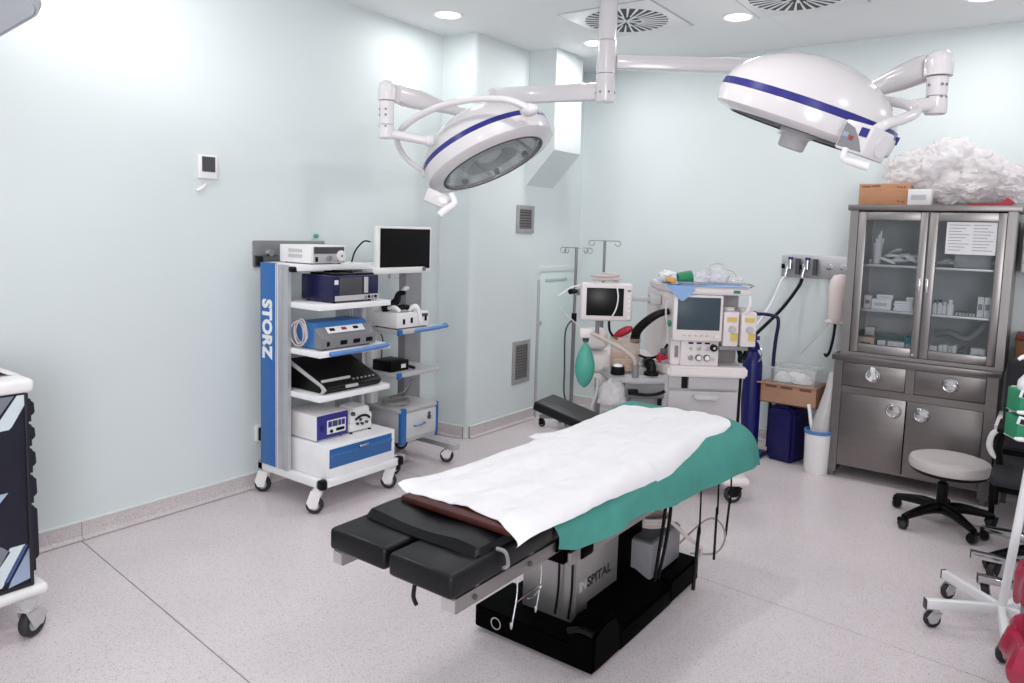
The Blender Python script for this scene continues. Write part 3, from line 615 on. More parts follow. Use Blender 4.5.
# ------------------------------------------------------------------ on the left wall
t=thing('gas_panel','dark steel medical gas panel on the left wall behind the STORZ cart','gas panel',(0,2.85,1.33),'wall gas panels')
B().box(0,0.016,2.595,3.115,1.335,1.492,0.006).obj('plate',pm('panel_steel',(150,150,152),0.35,0.9,0.05),t)
for k in range(3): B().cyl((0.016,2.70+0.17*k,1.42),(0.04,2.70+0.17*k,1.42),0.02,n=16).obj('outlet',CHROME,t)
B().box(0.016,0.05,2.605,2.64,1.345,1.40,0.006).obj('valve',BLACK,t); B().box(0.016,0.024,2.595,2.76,1.398,1.404).obj('rail',GREYD,t)
tag(B().cyl((0,3.05,1.523),(0.02,3.05,1.523),0.014,n=14).obj('wall_button',GREENT),'tiny teal knob on the left wall above the gas panel','button')
t=thing('thermostat','small white wall thermostat with black display on the left wall','thermostat',(0,2.31,1.83))
B().box(0,0.02,2.258,2.368,1.828,1.957,0.005).obj('frame',WHITEP,t); B().box(0.02,0.022,2.275,2.352,1.866,1.948).obj('display',GREYD,t)
t=tag(B().tube([(0.004,2.305,1.80),(0.006,2.28,1.775),(0.006,2.25,1.76)],[0.006,0.009,0.006],n=8,sub=2).obj('probe',WHITEP),'little white sensor stub on the wall under the thermostat','sensor')
t=thing('wall_socket','white wall socket with black face low on the wall behind the STORZ cart','socket',(0,2.64,0.28))
B().box(0,0.02,2.605,2.66,0.285,0.385,0.004).obj('plate',WHITEP,t); B().box(0.02,0.045,2.615,2.655,0.29,0.37,0.006).obj('plug',BLACK,t)

# ------------------------------------------------------------------ operating table
t=thing('operating_table','black operating table with split leg pads, steel column and black base','operating table',(2.4,2.4,0))
b=B(); b.prism([(2.055,0.015),(2.60,0.015),(2.60,0.085),(2.585,0.104),(2.055,0.104)],'y',2.21,2.46,0.006)
b.box(2.06,2.602,2.42,2.88,0.015,0.085,0.004); b.prism([(2.08,0.015),(2.605,0.015),(2.605,0.125),(2.08,0.125)],'y',2.86,3.165,0.012)
b.prism([(2.20,0.09),(2.585,0.03),(2.585,0.10),(2.46,0.16),(2.20,0.16)],'y',2.42,2.88)
b.obj('base',BLKPAINT,t)
B().prism([(2.203,0.02),(2.40,0.02),(2.40,0.13),(2.37,0.185),(2.28,0.195),(2.203,0.165)],'x',2.49,2.610,0.012).obj('brake_pedal',BLKPAINT,t)
B().tube([(2.50,2.203,0.155),(2.55,2.203,0.175),(2.60,2.207,0.170)],0.012,n=8).obj('pedal_bar',BLACK,t)
B(T3(2.165,2.2085,0.062)@Matrix.Rotation(PI/2,4,'X')).lathe([(0.020,0),(0.025,0),(0.025,0.003),(0.020,0.003),(0.020,0)],24).obj('chrome_ring',CHROME,t)
for x in (2.12,2.55):
    for y in (2.28,3.10): B().cyl((x,y,0),(x,y,0.02),0.03,n=16).obj('foot',BLACK,t)
col=B().box(2.20,2.45,2.33,2.66,0.10,0.575,0.006).obj('column_cover',pm('satin_steel_cover',(170,168,168),0.42,0.85,0.05),t)
B().box(2.22,2.44,2.665,2.90,0.12,0.56,0.004).obj('bellows',BLKPAINT,t)
Mt=Matrix(((0,0,1,0),(1,0,0,0),(0,1,0,0),(0,0,0,1)))
text('SPITAL',0.054,T3(2.4505,2.412,0.222)@Mt,INKB,col,'lettering',0.0006,0.0015,1.0,1.16)
text('IN',0.054,T3(2.4505,2.352,0.222)@Mt,pm('faded_print',(186,182,182),0.6),col,'lettering',0.0006,0.0012,1.0,0.98)
for dx in (2.36,2.42): B().tube([(dx,2.31,0.56),(dx+0.02,2.31,0.42),(dx+0.022,2.312,0.25),(dx+0.012,2.31,0.13)],0.005,n=6).obj('cable',BLACK,t)
# top frame and steel side rails
b=B(); b.box(2.17,2.60,1.48,3.22,0.600,0.632,0.004); b.obj('top_frame',BLKPAINT,t)
for x,w in ((2.135,0.042),(2.572,0.052)):
    rr=B().box(x,x+w,1.425,1.95,0.583,0.626,0.003).obj('leg_rail',pm('rail_steel',(150,146,146),0.35,0.9,0.05),t)
    B().box(x+0.004,x+w-0.004,1.421,1.426,0.587,0.622).obj('rail_end',pm('rail_end_grey',(172,166,166),0.45),rr)
    B().box(x+0.008,x+w-0.008,1.46,1.94,0.626,0.630).obj('rail_slot',BLKPAINT,rr)
for x in (2.150,2.632):
    B().box(x,x+0.014,1.96,3.2,0.528,0.572,0.003).obj('side_rail',pm('rail_steel',(150,146,146)),t)
for y in (1.52,1.78):
    B().cyl((2.61,y,0.626),(2.61,y,0.640),0.012,n=14,bev=0.003).obj('bolt',CHROME,t)
    B().cyl((2.624,y-0.02,0.605),(2.630,y-0.02,0.605),0.008,n=12).obj('bolt',GREYD,t)
for y in (2.1,2.6,3.1): B().box(2.60,2.64,y,y+0.03,0.582,0.608,0.003).obj('rail_bracket',ALU,t)
B().box(2.60,2.632,1.90,1.99,0.59,0.625,0.004).obj('rail_bracket',BLKPAINT,t)
B().box(2.60,2.652,2.02,2.10,0.528,0.58,0.008).obj('rail_clamp',BLKPAINT,t)
b=B(); b.box(2.30,2.56,2.0,2.9,0.56,0.60,0.004); b.obj('head_plate',GREYD,t)
def pad(x0,x1,y0,y1,z0,z1,name,bev=0.016,lab=None):
    return B().box(x0,x1,y0,y1,z0,z1,bev,3).obj(name,VINYL,t,lab)
pad(2.137,2.373,1.405,1.88,0.632,0.70,'leg_pad',0.014); pad(2.396,2.632,1.395,1.88,0.632,0.70,'leg_pad',0.014)
pad(2.155,2.635,1.86,3.24,0.632,0.735,'mattress',0.02); B().box(2.17,2.625,1.95,3.18,0.53,0.60,0.004).obj('under_frame',BLKPAINT,t)
def seatp(u,v):
    x=2.165+u*0.450; y=1.525+v*0.40
    e=min(u,1-u,v,1-v); rise=min(1,e/0.035); z=0.703+0.025*math.sqrt(max(0,1-(1-rise)**2))
    z+=0.004*math.sin(9*u+2*v)*rise+0.006*noise.noise((7*x,9*y,1.3))*rise
    if u>0.8: z-=0.012*(u-0.8)/0.2*(1-v)
    y+= -0.012*math.sin(PI*u)*(1-v)
    return (x,y,z)
sp=B(); sp.grid(seatp,40,30); sp.box(2.17,2.61,1.53,1.92,0.70,0.704); sp.obj('seat_pad',VINYL,t)
# hanging straps and hooks
for (x,y,z0,z1,dx) in ((2.66,3.0,0.57,0.06,0.0),(2.655,3.22,0.56,0.12,0.01),(2.65,3.40,0.5,0.17,0.0)):
    B().tube([(x,y,z0),(x+0.006,y-0.006,z0-0.15*(z0-z1)/0.3),(x-0.004,y+0.012,(z0+z1)/2),(x+dx,y-0.03,z1)],[0.003,0.005,0.008,0.009] if y<3.1 else [0.004,0.005,0.006,0.006],n=6).obj('strap',BLACK,t)
for y in (1.66,1.78):
    B().tube([(2.652,y,0.60),(2.662,y-0.015,0.56),(2.668,y-0.04,0.50),(2.675,y-0.055,0.485),(2.68,y-0.065,0.51)],0.0027,n=6).obj('wire_hook',CHROME,t)
B().tube([(2.665,1.64,0.545),(2.67,1.70,0.555),(2.668,1.76,0.55),(2.665,1.73,0.53),(2.664,1.70,0.532)],0.0025,n=6).obj('wire_hook',CHROME,t)
B().tube([(2.62,1.60,0.705),(2.648,1.605,0.70),(2.650,1.615,0.66),(2.645,1.60,0.655)],0.006,n=6).obj('pad_strap',GREYM,t)
B().tube([(2.49,1.41,0.64),(2.488,1.405,0.60),(2.495,1.41,0.575)],0.006,n=6).obj('pad_strap',BLACK,t)
# arm board
t=thing('arm_board','narrow black arm board sticking out from the far side of the operating table','arm board',(2.1,2.95,0.7))
Ma=Matrix(((0.9662,-0.1005,0.2375,1.8527),(0.1014,0.9948,0.0082,2.9557),(-0.2371,0.0161,0.9713,0.7900),(0,0,0,1)))
B(Ma).box(0.0,0.62,-0.097,0.097,-0.045,0.0,0.009,3).obj('pad',VINYL,t)
B(Ma).box(0.10,0.62,-0.06,0.06,-0.058,-0.045,0.003).obj('plate',POLE,t)
B(Ma).cyl((0.5,0,-0.12),(0.5,0,-0.05),0.02,n=14).box(0.45,0.60,-0.03,0.03,-0.13,-0.10,0.003).obj('clamp',POLE,t)
# maroon pad, green and white drapes
mp_=B(); mp_.box(2.21,2.64,1.630,1.95,0.733,0.754,0.006); tag(mp_.obj('gel_pad',MAROON),'dark maroon pad showing under the near edge of the white drape','pad')
GB=[(1.79,0.668),(1.9,0.628),(2.35,0.612),(2.56,0.585),(2.9,0.578),(3.1,0.585),(3.35,0.600)]
TOPZ=[(1.7,0.745),(2.4,0.743),(2.9,0.750),(3.05,0.762),(3.18,0.770),(3.28,0.768),(3.36,0.75)]
def green(u,v):
    # u across from the left edge over the top and down the right side, v along the table and down past its head
    y=1.80+v*1.60; ye=3.27; over=max(0.0,y-ye)
    yy=min(y,ye); flare=max(0,min(1,(yy-2.6)/0.6))**1.5
    ztop=lerp(TOPZ,yy)+0.002; zb=lerp(GB,yy); s=u*0.78
    fold=0.020*noise.noise((4*y,2*u,4.0))+0.006*math.sin(14*y+3*u)+0.012*(0.3-abs(noise.noise((7*y,1.5*u,8.0))))
    if s<0.50: x=2.165+s; z=ztop
    else:
        q=(s-0.50)/0.28
        x=2.665+0.035*math.sin(min(1,q*1.6)*PI/2)+0.012*q+(yy-1.8)*0.020*q+flare*0.085*math.sin(min(1,q*1.3)*PI/2)
        z=ztop-0.004-(ztop-zb)*q**(0.9+0.8*flare)
        x+=fold*q*1.1; z+=0.006*math.sin(9*y)*q
    if over>0:
        k=over/0.13; c=min(1,k*1.4); yy=ye+0.03*math.sin(c*PI/2)-0.02*k*k; drop=0.12*k**1.4
        z=max(z-drop*(1-0.75*max(0,(s-0.5)/0.28)), zb-0.02) ; x-=0.02*k*k*max(0,(s-0.5)/0.28)
    return (x,yy,z)
g_=B(); g_.grid(green,46,76,0.0035)
tag(g_.obj('green_drape',CLOTHG,angle=60),'green surgical drape hanging over the right edge of the operating table','drape')
ZR=[(1.58,0.742),(1.81,0.735),(2.2,0.712),(2.37,0.694),(2.47,0.690),(2.48,0.672),(2.6,0.668),(2.8,0.688),(2.96,0.708),(3.1,0.742),(3.2,0.775)]
XR=[(1.58,2.70),(2.4,2.693),(2.6,2.70),(2.96,2.695),(3.2,2.725)]
ZL=[(1.6,0.762),(1.7,0.775),(1.87,0.742),(2.4,0.736),(2.53,0.752),(2.62,0.738),(2.9,0.735),(3.2,0.745)]
def white(u,v):
    yn=lerp([(0,1.675),(0.1,1.66),(0.5,1.672),(0.75,1.655),(0.9,1.615),(1,1.585)],u); yf=lerp([(0,3.10),(0.25,3.16),(0.5,3.22),(0.85,3.21),(1,3.15)],u)
    y=yn+(yf-yn)*v; zt=lerp(TOPZ,y)+0.020-0.012*max(0,(y-2.9)/0.3)*(1-u)
    amp=0.006
    w=amp*noise.noise((5*u,6*y,2.0))+0.0035*noise.noise((16*u,15*y,5.0))+0.003*math.sin(22*u+5*math.sin(2.3*y))
    w+=0.006*max(0,noise.noise((2.2*u,3*y,9.0)))+0.010*(0.25-min(0.25,abs(noise.noise((2.5*u+0.8*y,3.2*y,1.7)))))
    xr=lerp(XR,y); zr=lerp(ZR,y); zl=lerp(ZL,y)
    if u<0.1:
        q=u/0.1; x=2.150+0.06*q+0.01*noise.noise((0,9*y,0))*(1-q); z=zl+(zt-zl)*math.sin(q*PI/2)
    elif u<0.84:
        q=(u-0.1)/0.74; x=2.21+q*0.415; z=zt
    else:
        q=(u-0.84)/0.16; x=2.625+(xr-2.625)*math.sin(q*PI/2)**0.85; z=zt+(zr-zt)*(1-math.cos(q*PI/2))
    if 2.47<y<2.53 and u<0.12: x-=0.04*(0.12-u)/0.12
    if v<0.04: z-=0.010*(1-v/0.04)*(0.6+0.4*math.sin(9*u))
    return (x,y,z+w)
wd=B(); wd.grid(white,70,120,0.003)
tag(wd.obj('white_drape',CLOTHW,angle=60),'crumpled white drape laid along the top of the operating table','drape')
# control box on the base
t=thing('control_box','grey power box with coiled cable on the black base under the table','control box',(2.45,2.96,0.125))
B().box(2.29,2.535,2.80,3.10,0.127,0.285,0.008).obj('case',GREYM,t)
B().box(2.30,2.525,2.81,3.09,0.285,0.292,0.003).obj('lid',GREYD,t)
B().box(2.535,2.545,2.86,2.90,0.17,0.25,0.003).obj('bracket',CHROME,t)
tag(B().tube([(2.44+0.075*math.cos(a),2.99+0.085*math.sin(a),0.300+0.0022*a) for a in [k*0.42 for k in range(44)]]+[(2.53,2.99,0.33),(2.58,3.06,0.25),(2.62,3.14,0.18),(2.60,3.16,0.12),(2.56,3.20,0.05)],0.009,n=7,sub=2).obj('coiled_cable',CORD),'beige coiled cable lying on the grey power box under the table','cable')
tag(B().tube([(2.54,3.08,0.2),(2.62,3.18,0.30),(2.66,3.25,0.28),(2.68,3.28,0.2),(2.66,3.22,0.14),(2.58,3.12,0.15)],0.005,n=6).obj('loose_cable',GREYCORD),'thin grey cable looping in the air beside the black table base','cable')
for dx in (0,0.02): 
    pass
B().tube([(2.60,2.78,0.60),(2.598,2.775,0.45),(2.585,2.77,0.30),(2.57,2.765,0.15)],0.008,n=6).obj('hanging_lead',BLACK,bpy.data.objects['operating_table'])
B().tube([(2.60,2.82,0.60),(2.603,2.82,0.45),(2.59,2.815,0.30),(2.57,2.80,0.15)],0.008,n=6).obj('hanging_lead',BLACK,bpy.data.objects['operating_table'])
# ------------------------------------------------------------------ anaesthesia machine, turned to face the room from the corner
A0=CAM.copy(); A0.z=0; A0=A0+RHv*1.1+FHv*4.4
AM=T3(*A0)@RZ(TH)          # local: x right, y away from the room, z up
def AB(): return B(AM)
t=thing('anaesthesia_machine','white anaesthesia machine with grey screen, knob panel and twin vaporizers','medical device',A0,None,TH)
AB().box(-0.20,0.27,0.0,0.64,0.105,0.16,0.02,3).obj('base',PINKW,t)
def lcaster(x,y,r,a): 
    p=AM@Vector((x,y,0)); return caster(t,p.x,p.y,r,TH+a,fork=BLACK,top=0.107,hubm=PINKW,w=0.03)
lcaster(0.205,-0.06,0.054,0.2); lcaster(-0.16,0.0,0.054,0.2); lcaster(0.22,0.58,0.054,0.2); lcaster(-0.16,0.58,0.054,0.2)
AB().box(0.13,0.30,-0.10,0.10,0.105,0.16,0.03,3).obj('base_foot',PINKW,t)
AB().box(-0.225,0.235,0.06,0.62,0.16,0.75,0.006).obj('cabinet',GREYL,t)
dw=AB().box(-0.195,0.232,0.04,0.065,0.33,0.655,0.008).obj('drawer',pm('machine_grey',(186,182,184),0.45,0,0.02),t)
AB().prism([(-0.05,0.635),(0.115,0.635),(0.10,0.605),(-0.035,0.605)],'y',0.01,0.05,0.008).obj('handle',pm('handle_grey',(204,200,201),0.4),dw)
AB().box(-0.075,0.232,0.035,0.065,0.668,0.745,0.006).obj('drawer',pm('machine_grey',(186,182,184)),t)
AB().box(-0.195,-0.115,0.045,0.065,0.668,0.745,0.006).obj('side_panel',GREYL,t)
AB().box(-0.112,-0.078,0.05,0.064,0.668,0.745).obj('gap',BLACK,t)
AB().prism([(-0.205,0.0),(0.272,0.0),(0.272,0.62),(-0.32,0.62),(-0.32,0.34)],'z',0.748,0.812,0.012).obj('work_top',PINKW,t)
AB().box(-0.20,0.10,0.17,0.62,0.812,1.26,0.008).obj('body',PINKW,t)
AB().prism([(-0.22,0.17),(-0.185,0.06),(-0.13,0.055),(-0.13,0.62),(-0.25,0.62)],'z',0.812,1.25,0.006).obj('side_column',PINKW,t)
kp=AB().box(-0.13,0.10,0.045,0.19,0.812,0.968,0.005).obj('knob_panel',PINKW,t)
for k in range(3): AB().box(-0.086+0.05*k,-0.056+0.05*k,0.040,0.046,0.945,0.955,0.001).obj('slot',BLACK,kp)
for k in range(3):
    for r_,zz in ((0.013,0.918),(0.020,0.862)):
        AB().cyl((-0.071+0.05*k,0.045,zz),(-0.071+0.05*k,0.036 if r_<0.015 else 0.028,zz),r_ if k else r_*0.8,n=18,bev=0.002).obj('gauge',GREYD if (r_>0.015 and k>0) else CHROME,kp)
        if r_>0.015 and k>0: AB().cyl((-0.071+0.05*k,0.029,zz),(-0.071+0.05*k,0.026,zz),r_*0.75,n=18).obj('gauge_face',PAPER,kp)
AB().cyl((0.066,0.045,0.925),(0.066,0.018,0.925),0.022,n=20,bev=0.004).obj('control_knob',BLACK,kp)
AB().cyl((0.066,0.018,0.925),(0.066,0.015,0.925),0.009,n=12).obj('knob_cap',CHROME,kp)
AB().cyl((0.07,0.045,0.855),(0.07,0.036,0.855),0.010,n=14).obj('small_knob',GREYL,kp)
AB().box(-0.165,-0.145,0.045,0.056,0.86,0.93,0.003).obj('flow_tube',GREYM,kp)
AB().box(-0.245,-0.205,0.075,0.1,0.865,0.905,0.005).obj('socket_block',GREYD,t)
bz=AB().box(-0.195,0.102,-0.005,0.06,0.968,1.248,0.010).obj('screen_bezel',PINKW,t)
AB().box(-0.172,0.084,-0.008,0.0,1.036,1.232,0.002).obj('screen',SCREENG,bz)
AB().cyl((0.068,-0.005,1.0),(0.068,-0.02,1.0),0.014,n=18,bev=0.003).obj('knob',PINKW,bz)
for k in range(5): AB().box(-0.135+0.034*k,-0.117+0.034*k,-0.008,-0.003,0.998,1.006).obj('key',YELLOW if k else GREYL,bz)
AB().prism([(-0.19,-0.01),(0.262,-0.01),(0.262,0.58),(-0.24,0.62),(-0.24,0.25)],'z',1.250,1.296,0.010).obj('top_shelf',PINKW,t)
AB().box(0.155,0.195,-0.012,-0.008,1.262,1.28).obj('green_badge',GREENP,bpy.data.objects['top_shelf'])
AB().box(-0.175,-0.11,-0.012,-0.008,1.268,1.278).obj('grey_badge',GREYM,bpy.data.objects['top_shelf'])
AB().tube([(-0.17,-0.005,1.30),(-0.17,-0.005,1.318),(0.25,-0.005,1.318),(0.25,-0.005,1.30)],0.006,n=8,sub=2).obj('guard_rail',CHROME,t)
AB().box(0.10,0.25,0.20,0.6,0.812,1.25,0.004).obj('vaporizer_bay',pm('bay_grey',(150,144,147),0.5),t)
AB().tube([(0.255,0.0,1.25),(0.258,-0.005,1.2),(0.24,0.0,1.15),(0.23,0.04,1.14)],0.010,n=8).obj('white_hose',WHITEP,t)
for k,x0 in enumerate((0.112,0.218)):
    vv=AB().box(x0,x0+0.092,0.01,0.20,0.940,1.150,0.008).obj('vaporizer',PINKW,t)
    AB().box(x0+0.02,x0+0.078,0.005,0.012,1.090,1.118).obj('yellow_label',YELLOW,vv)
    AB().box(x0+0.045,x0+0.085,0.005,0.012,0.975,1.020).obj('yellow_label',YELLOW,vv)
    AB().cyl((x0+0.05,0.012,1.045),(x0+0.05,-0.018,1.045),0.020,n=18,bev=0.003).obj('dial',GREYL,vv)
    AB().cyl((x0+0.046,0.1,1.15),(x0+0.046,0.1,1.172),0.04,n=20,bev=0.004).obj('filler_cap',PINKW,vv)
AB().box(0.095,0.27,0.02,0.22,0.915,0.940,0.004).obj('vaporizer_rail',GREYM,t)
AB().tube([(0.235,0.12,0.93),(0.243,0.08,0.88),(0.25,0.10,0.84),(0.29,0.16,0.85),(0.33,0.2,0.95)],0.015,n=10).obj('black_hose',BLACK,t)
AB().tube([(0.26,0.1,0.74),(0.255,0.09,0.6),(0.25,0.08,0.45),(0.24,0.08,0.30)],0.009,n=8).obj('side_cable',BLACK,t)
AB().tube([(0.28,0.14,0.74),(0.27,0.13,0.6),(0.275,0.12,0.42),(0.265,0.12,0.25)],0.009,n=8).obj('side_hose',GREYL,t)
# breathing circuit arm
tr=AB().prism([(-0.58,0.20),(-0.53,0.06),(-0.40,0.02),(-0.20,0.05),(-0.20,0.42),(-0.58,0.42)],'z',0.69,0.742,0.012).obj('circuit_tray',GREYL,t)
AB().box(-0.46,-0.215,0.05,0.35,0.60,0.692,0.008).obj('circuit_block',GREYM,t)
AB().box(-0.44,-0.38,0.02,0.06,0.622,0.655,0.004).obj('latch',BLACK,t)
AB().tube([(-0.42,0.015,0.635),(-0.33,0.01,0.628),(-0.26,0.0,0.64),(-0.225,-0.01,0.66)],0.010,n=8).obj('lever',BLACK,t)
AB().box(-0.42,-0.24,0.06,0.3,0.40,0.60,0.01).obj('circuit_post',GREYM,t)
AB().tube([(-0.25,0.02,0.60),(-0.25,0.03,0.54),(-0.26,0.04,0.48)],0.012,n=8).obj('drain_tube',BLACK,t)
AB().lathe([(0.0,0.718),(0.088,0.718),(0.092,0.73),(0.092,0.90),(0.098,0.905),(0.098,0.925),(0.0,0.925)],28,M=T3(-0.445,0.20,0.028)).obj('absorber_canister',AMBER,t,'amber tinted clear absorber canister')
AB().lathe([(0.0,0.72),(0.08,0.72),(0.08,0.775),(0.0,0.785)],20,M=T3(-0.445,0.20,0.028)).obj('absorber_granules',pm('granules',(226,204,190),0.9,0,0.25,90,0.5,120),t)
AB().lathe([(0,0.712),(0.042,0.712),(0.045,0.72),(0.040,0.76),(0.0,0.765)],20,M=T3(-0.505,0.06,0.03)).obj('valve',BLACK,t)
AB().sph((-0.505,0.06,0.792),0.030,(1,1,0.5)).obj('valve_dome',WHITE,t)
AB().lathe([(0,0.712),(0.045,0.712),(0.045,0.73),(0.030,0.74),(0.028,0.77),(0.018,0.79),(0,0.79)],20,M=T3(-0.30,0.06,0.03)).obj('valve',BLACK,t)
AB().lathe([(0,0.0),(0.034,0.0),(0.034,0.08),(0,0.08)],18,M=T3(-0.30,0.20,0.80)@Matrix.Rotation(PI/2,4,'X')).obj('valve',BLACK,t)
AB().cyl((-0.40,0.03,0.73),(-0.405,0.03,0.81),0.020,n=16).obj('grey_port',GREYM,t)
AB().tube([(-0.405,0.035,0.79),(-0.42,0.02,0.85),(-0.50,0.03,0.91),(-0.60,0.06,0.955),(-0.67,0.10,0.985)],0.013,n=12).obj('bag_arm',pm('beige_hose',(190,176,168),0.45),t)
AB().tube([(-0.395,0.16,0.93),(-0.385,0.14,1.0),(-0.335,0.11,1.065),(-0.27,0.09,1.115),(-0.205,0.09,1.135)],[0.030,0.029,0.027,0.024,0.020],n=12).obj('black_hose',BLACK,t,'thick black corrugated hose')
AB().tube([(-0.51,0.22,0.955),(-0.48,0.20,0.975),(-0.44,0.18,1.0),(-0.41,0.17,1.015)],[0.012,0.026,0.026,0.012],n=10).obj('red_bag_valve',REDP,t,'red plastic valve')
AB().tube([(-0.26,0.1,0.84),(-0.23,0.07,0.85),(-0.21,0.05,0.86)],0.014,n=8).cyl((-0.25,0.07,0.82),(-0.25,0.07,0.88),0.010,n=8).obj('red_tap',REDP,t)
AB().tube([(-0.36,0.2,0.84),(-0.30,0.16,0.83),(-0.24,0.12,0.86),(-0.2,0.1,0.93)],0.008,n=8).obj('black_lead',BLACK,t)
AB().box(-0.68,-0.42,0.30,0.55,0.70,0.84,0.03,3).obj('bellows_case',PINKW,t)
AB().box(-0.68,-0.44,0.31,0.54,0.60,0.70,0.03,3).obj('bellows_case',PINKW,t)
AB().box(-0.70,-0.55,0.25,0.45,0.86,0.98,0.03,3).obj('ventilator_head',PINKW,t)
AB().tube([(-0.225,0.06,1.22),(-0.23,0.05,1.12),(-0.215,0.04,1.02),(-0.22,0.05,0.95)],0.006,n=8).obj('clear_line',TUBEC,t)
AB().sph((-0.21,0.045,1.065),0.016,(1,0.8,1.3)).obj('green_plug',GREENP,t)
# breathing bag, monitor, bags hung on it
t=thing('breathing_bag','teal rubber breathing bag hanging from the anaesthesia machine arm','breathing bag',AM@Vector((-0.70,0.14,0.632)))
bp_=[]
for k in range(17):
    u=k/16; r=0.062*(math.sin(PI*min(1,u*1.02)**0.85)**0.75 if 0<u<1 else 0); bp_.append((max(r,0.0 if u<0.02 else 0.008),0.632+0.30*u))
AB().lathe(bp_,26,M=T3(-0.70,0.14,0)@Matrix.Diagonal((1,0.7,1,1))).obj('bag',GREENT,t)
AB().cyl((-0.70,0.14,0.925),(-0.70,0.14,0.955),0.019,n=16).obj('neck',GREYD,t)
AB().box(-0.745,-0.66,0.10,0.18,0.95,1.01,0.015).obj('connector',PINKW,t)
t=thing('patient_monitor','white patient monitor with black screen on an arm left of the anaesthesia machine','monitor',AM@Vector((-0.57,0.22,1.045)))
cs=AB().box(-0.735,-0.412,0.20,0.30,1.048,1.285,0.016,3).obj('case',PINKW,t)
AB().box(-0.700,-0.468,0.196,0.204,1.082,1.256,0.002).obj('screen',SCREEN,t)
AB().cyl((-0.434,0.20,1.075),(-0.434,0.185,1.075),0.014,n=16,bev=0.003).obj('knob',PINKW,cs)
AB().box(-0.445,-0.425,0.196,0.204,1.238,1.248).obj('badge',GREYM,cs)
for k in range(4): AB().box(-0.443,-0.425,0.197,0.204,1.11+0.03*k,1.122+0.03*k,0.002).obj('key',WHITEP,cs)
AB().tube([(-0.515,0.19,1.27),(-0.505,0.185,1.20),(-0.515,0.185,1.13),(-0.54,0.19,1.075)],0.0045,n=6).obj('white_lead',CORDW,t)
AB().box(-0.42,-0.25,0.24,0.29,1.175,1.205,0.006).box(-0.30,-0.23,0.22,0.31,1.16,1.22,0.006).obj('arm',GREYL,t)
AB().cyl((-0.62,0.25,0.95),(-0.62,0.25,1.05),0.013,n=14).obj('post',GREYM,t)
AB().tube([(-0.55,0.24,1.05),(-0.545,0.23,0.99),(-0.52,0.23,0.95),(-0.49,0.23,0.93)],0.008,n=8).obj('black_lead',BLACK,t)
AB().tube([(-0.735,0.25,1.268),(-0.80,0.22,1.25),(-0.86,0.2,1.21),(-0.88,0.2,1.20)],0.005,n=6).obj('sensor_lead',CORDW,t)
AB().tube([(-0.86,0.21,1.12),(-0.82,0.2,1.08),(-0.76,0.18,1.03),(-0.72,0.15,1.0)],0.004,n=6).obj('clear_line',TUBEC,t)
tag(AB().tube([(-0.58+0.085*math.cos(a)*(1-0.2*math.sin(2.7*a)),0.25+0.035*math.sin(a),1.296+0.0016*k) for k,a in enumerate([q*0.5 for q in range(30)])],0.0075,n=6,sub=2).obj('coiled_lead',CORD),'coiled pale lead resting on top of the patient monitor','cable')
def bagmesh(center,rx,ry,rz,seed,rough=0.25,sub=4,M=None,fl=0.0):
    t_=bmesh.new(); bmesh.ops.create_icosphere(t_,subdivisions=sub,radius=1)
    for v in t_.verts:
        n=v.co.normalized(); q=n*1.9+Vector((seed*3.1,seed*1.7,seed)); q=q+0.25*Vector((noise.noise(q*2),noise.noise(q*2+Vector((7,1,3))),noise.noise(q*2+Vector((2,9,5)))))
        d=1+rough*(0.9*noise.noise(q)+0.5*(0.45-abs(noise.noise(q*2.1))*1.6)+0.22*(0.4-abs(noise.noise(q*4.3))*1.6))
        z=n.z*rz*d
        if z<-fl*rz: z=-fl*rz+(z+fl*rz)*0.08
        v.co=Vector((n.x*rx*d,n.y*ry*d,z))+Vector(center)
    return t_
q=AB(); q._add(bagmesh((-0.535,0.06,0.565),0.088,0.06,0.14,3.0,0.3)); tag(q.obj('clear_waste_bag',CLEARB,angle=60),'crumpled clear plastic bag hanging under the breathing circuit','bag')
t=thing('tube_stand','chrome stand leg beside the hanging clear bag','stand',AM@Vector((-0.62,0.1,0)))
AB().cyl((-0.62,0.12,0.03),(-0.625,0.12,0.70),0.012,n=12).obj('post',GREYM,t); AB().tube([(-0.62,0.12,0.70),(-0.63,0.06,0.62),(-0.69,0.02,0.45)],0.010,n=8).obj('hose',GREYL,t); AB().cyl((-0.62,0.12,0),(-0.62,0.12,0.03),0.07,n=20).obj('foot',GREYM,t)
# clutter on its top shelf
def wrap(u,v):
    x=-0.215+0.46*u; y=-0.016+0.5*v; z=1.300+0.004*noise.noise((9*x,9*y,2))
    return (x,y,z)
wq=AB(); wq.grid(wrap,14,14,0.003)
def flap(u,v):
    x=-0.235+0.14*u+0.03*v*(u-0.3); y=-0.018-0.004*math.sin(3*u); z=1.302-v*(0.10*(1-abs(u-0.55)*1.6)); return (x,y,z)
wq.grid(flap,10,10,0.003); tag(wq.obj('blue_wrap',CLOTHB,angle=60),'light blue wrap cloth spread over the top of the anaesthesia machine','cloth')
tag(AB().lathe([(0.022,0),(0.036,0),(0.037,0.02),(0.036,0.085),(0.022,0.09),(0.022,0)],26,M=T3(-0.165,0.06,1.337)@Matrix.Rotation(math.radians(78),4,'Y')).obj('tape_roll',GREENP),'green roll of tape on top of the anaesthesia machine','tape')
tag(AB().prism([(-0.235,1.325),(-0.20,1.308),(-0.175,1.312),(-0.18,1.335),(-0.22,1.345)],'y',0.04,0.14,0.006).obj('packet',ORANGE),'small orange packet left of the green tape roll','packet')
q=AB(); q._add(bagmesh((-0.19,0.25,1.335),0.06,0.07,0.04,5.0,0.3,fl=0.8)); tag(q.obj('white_packet',PAPER),'crumpled white wrapper behind the orange packet','packet')
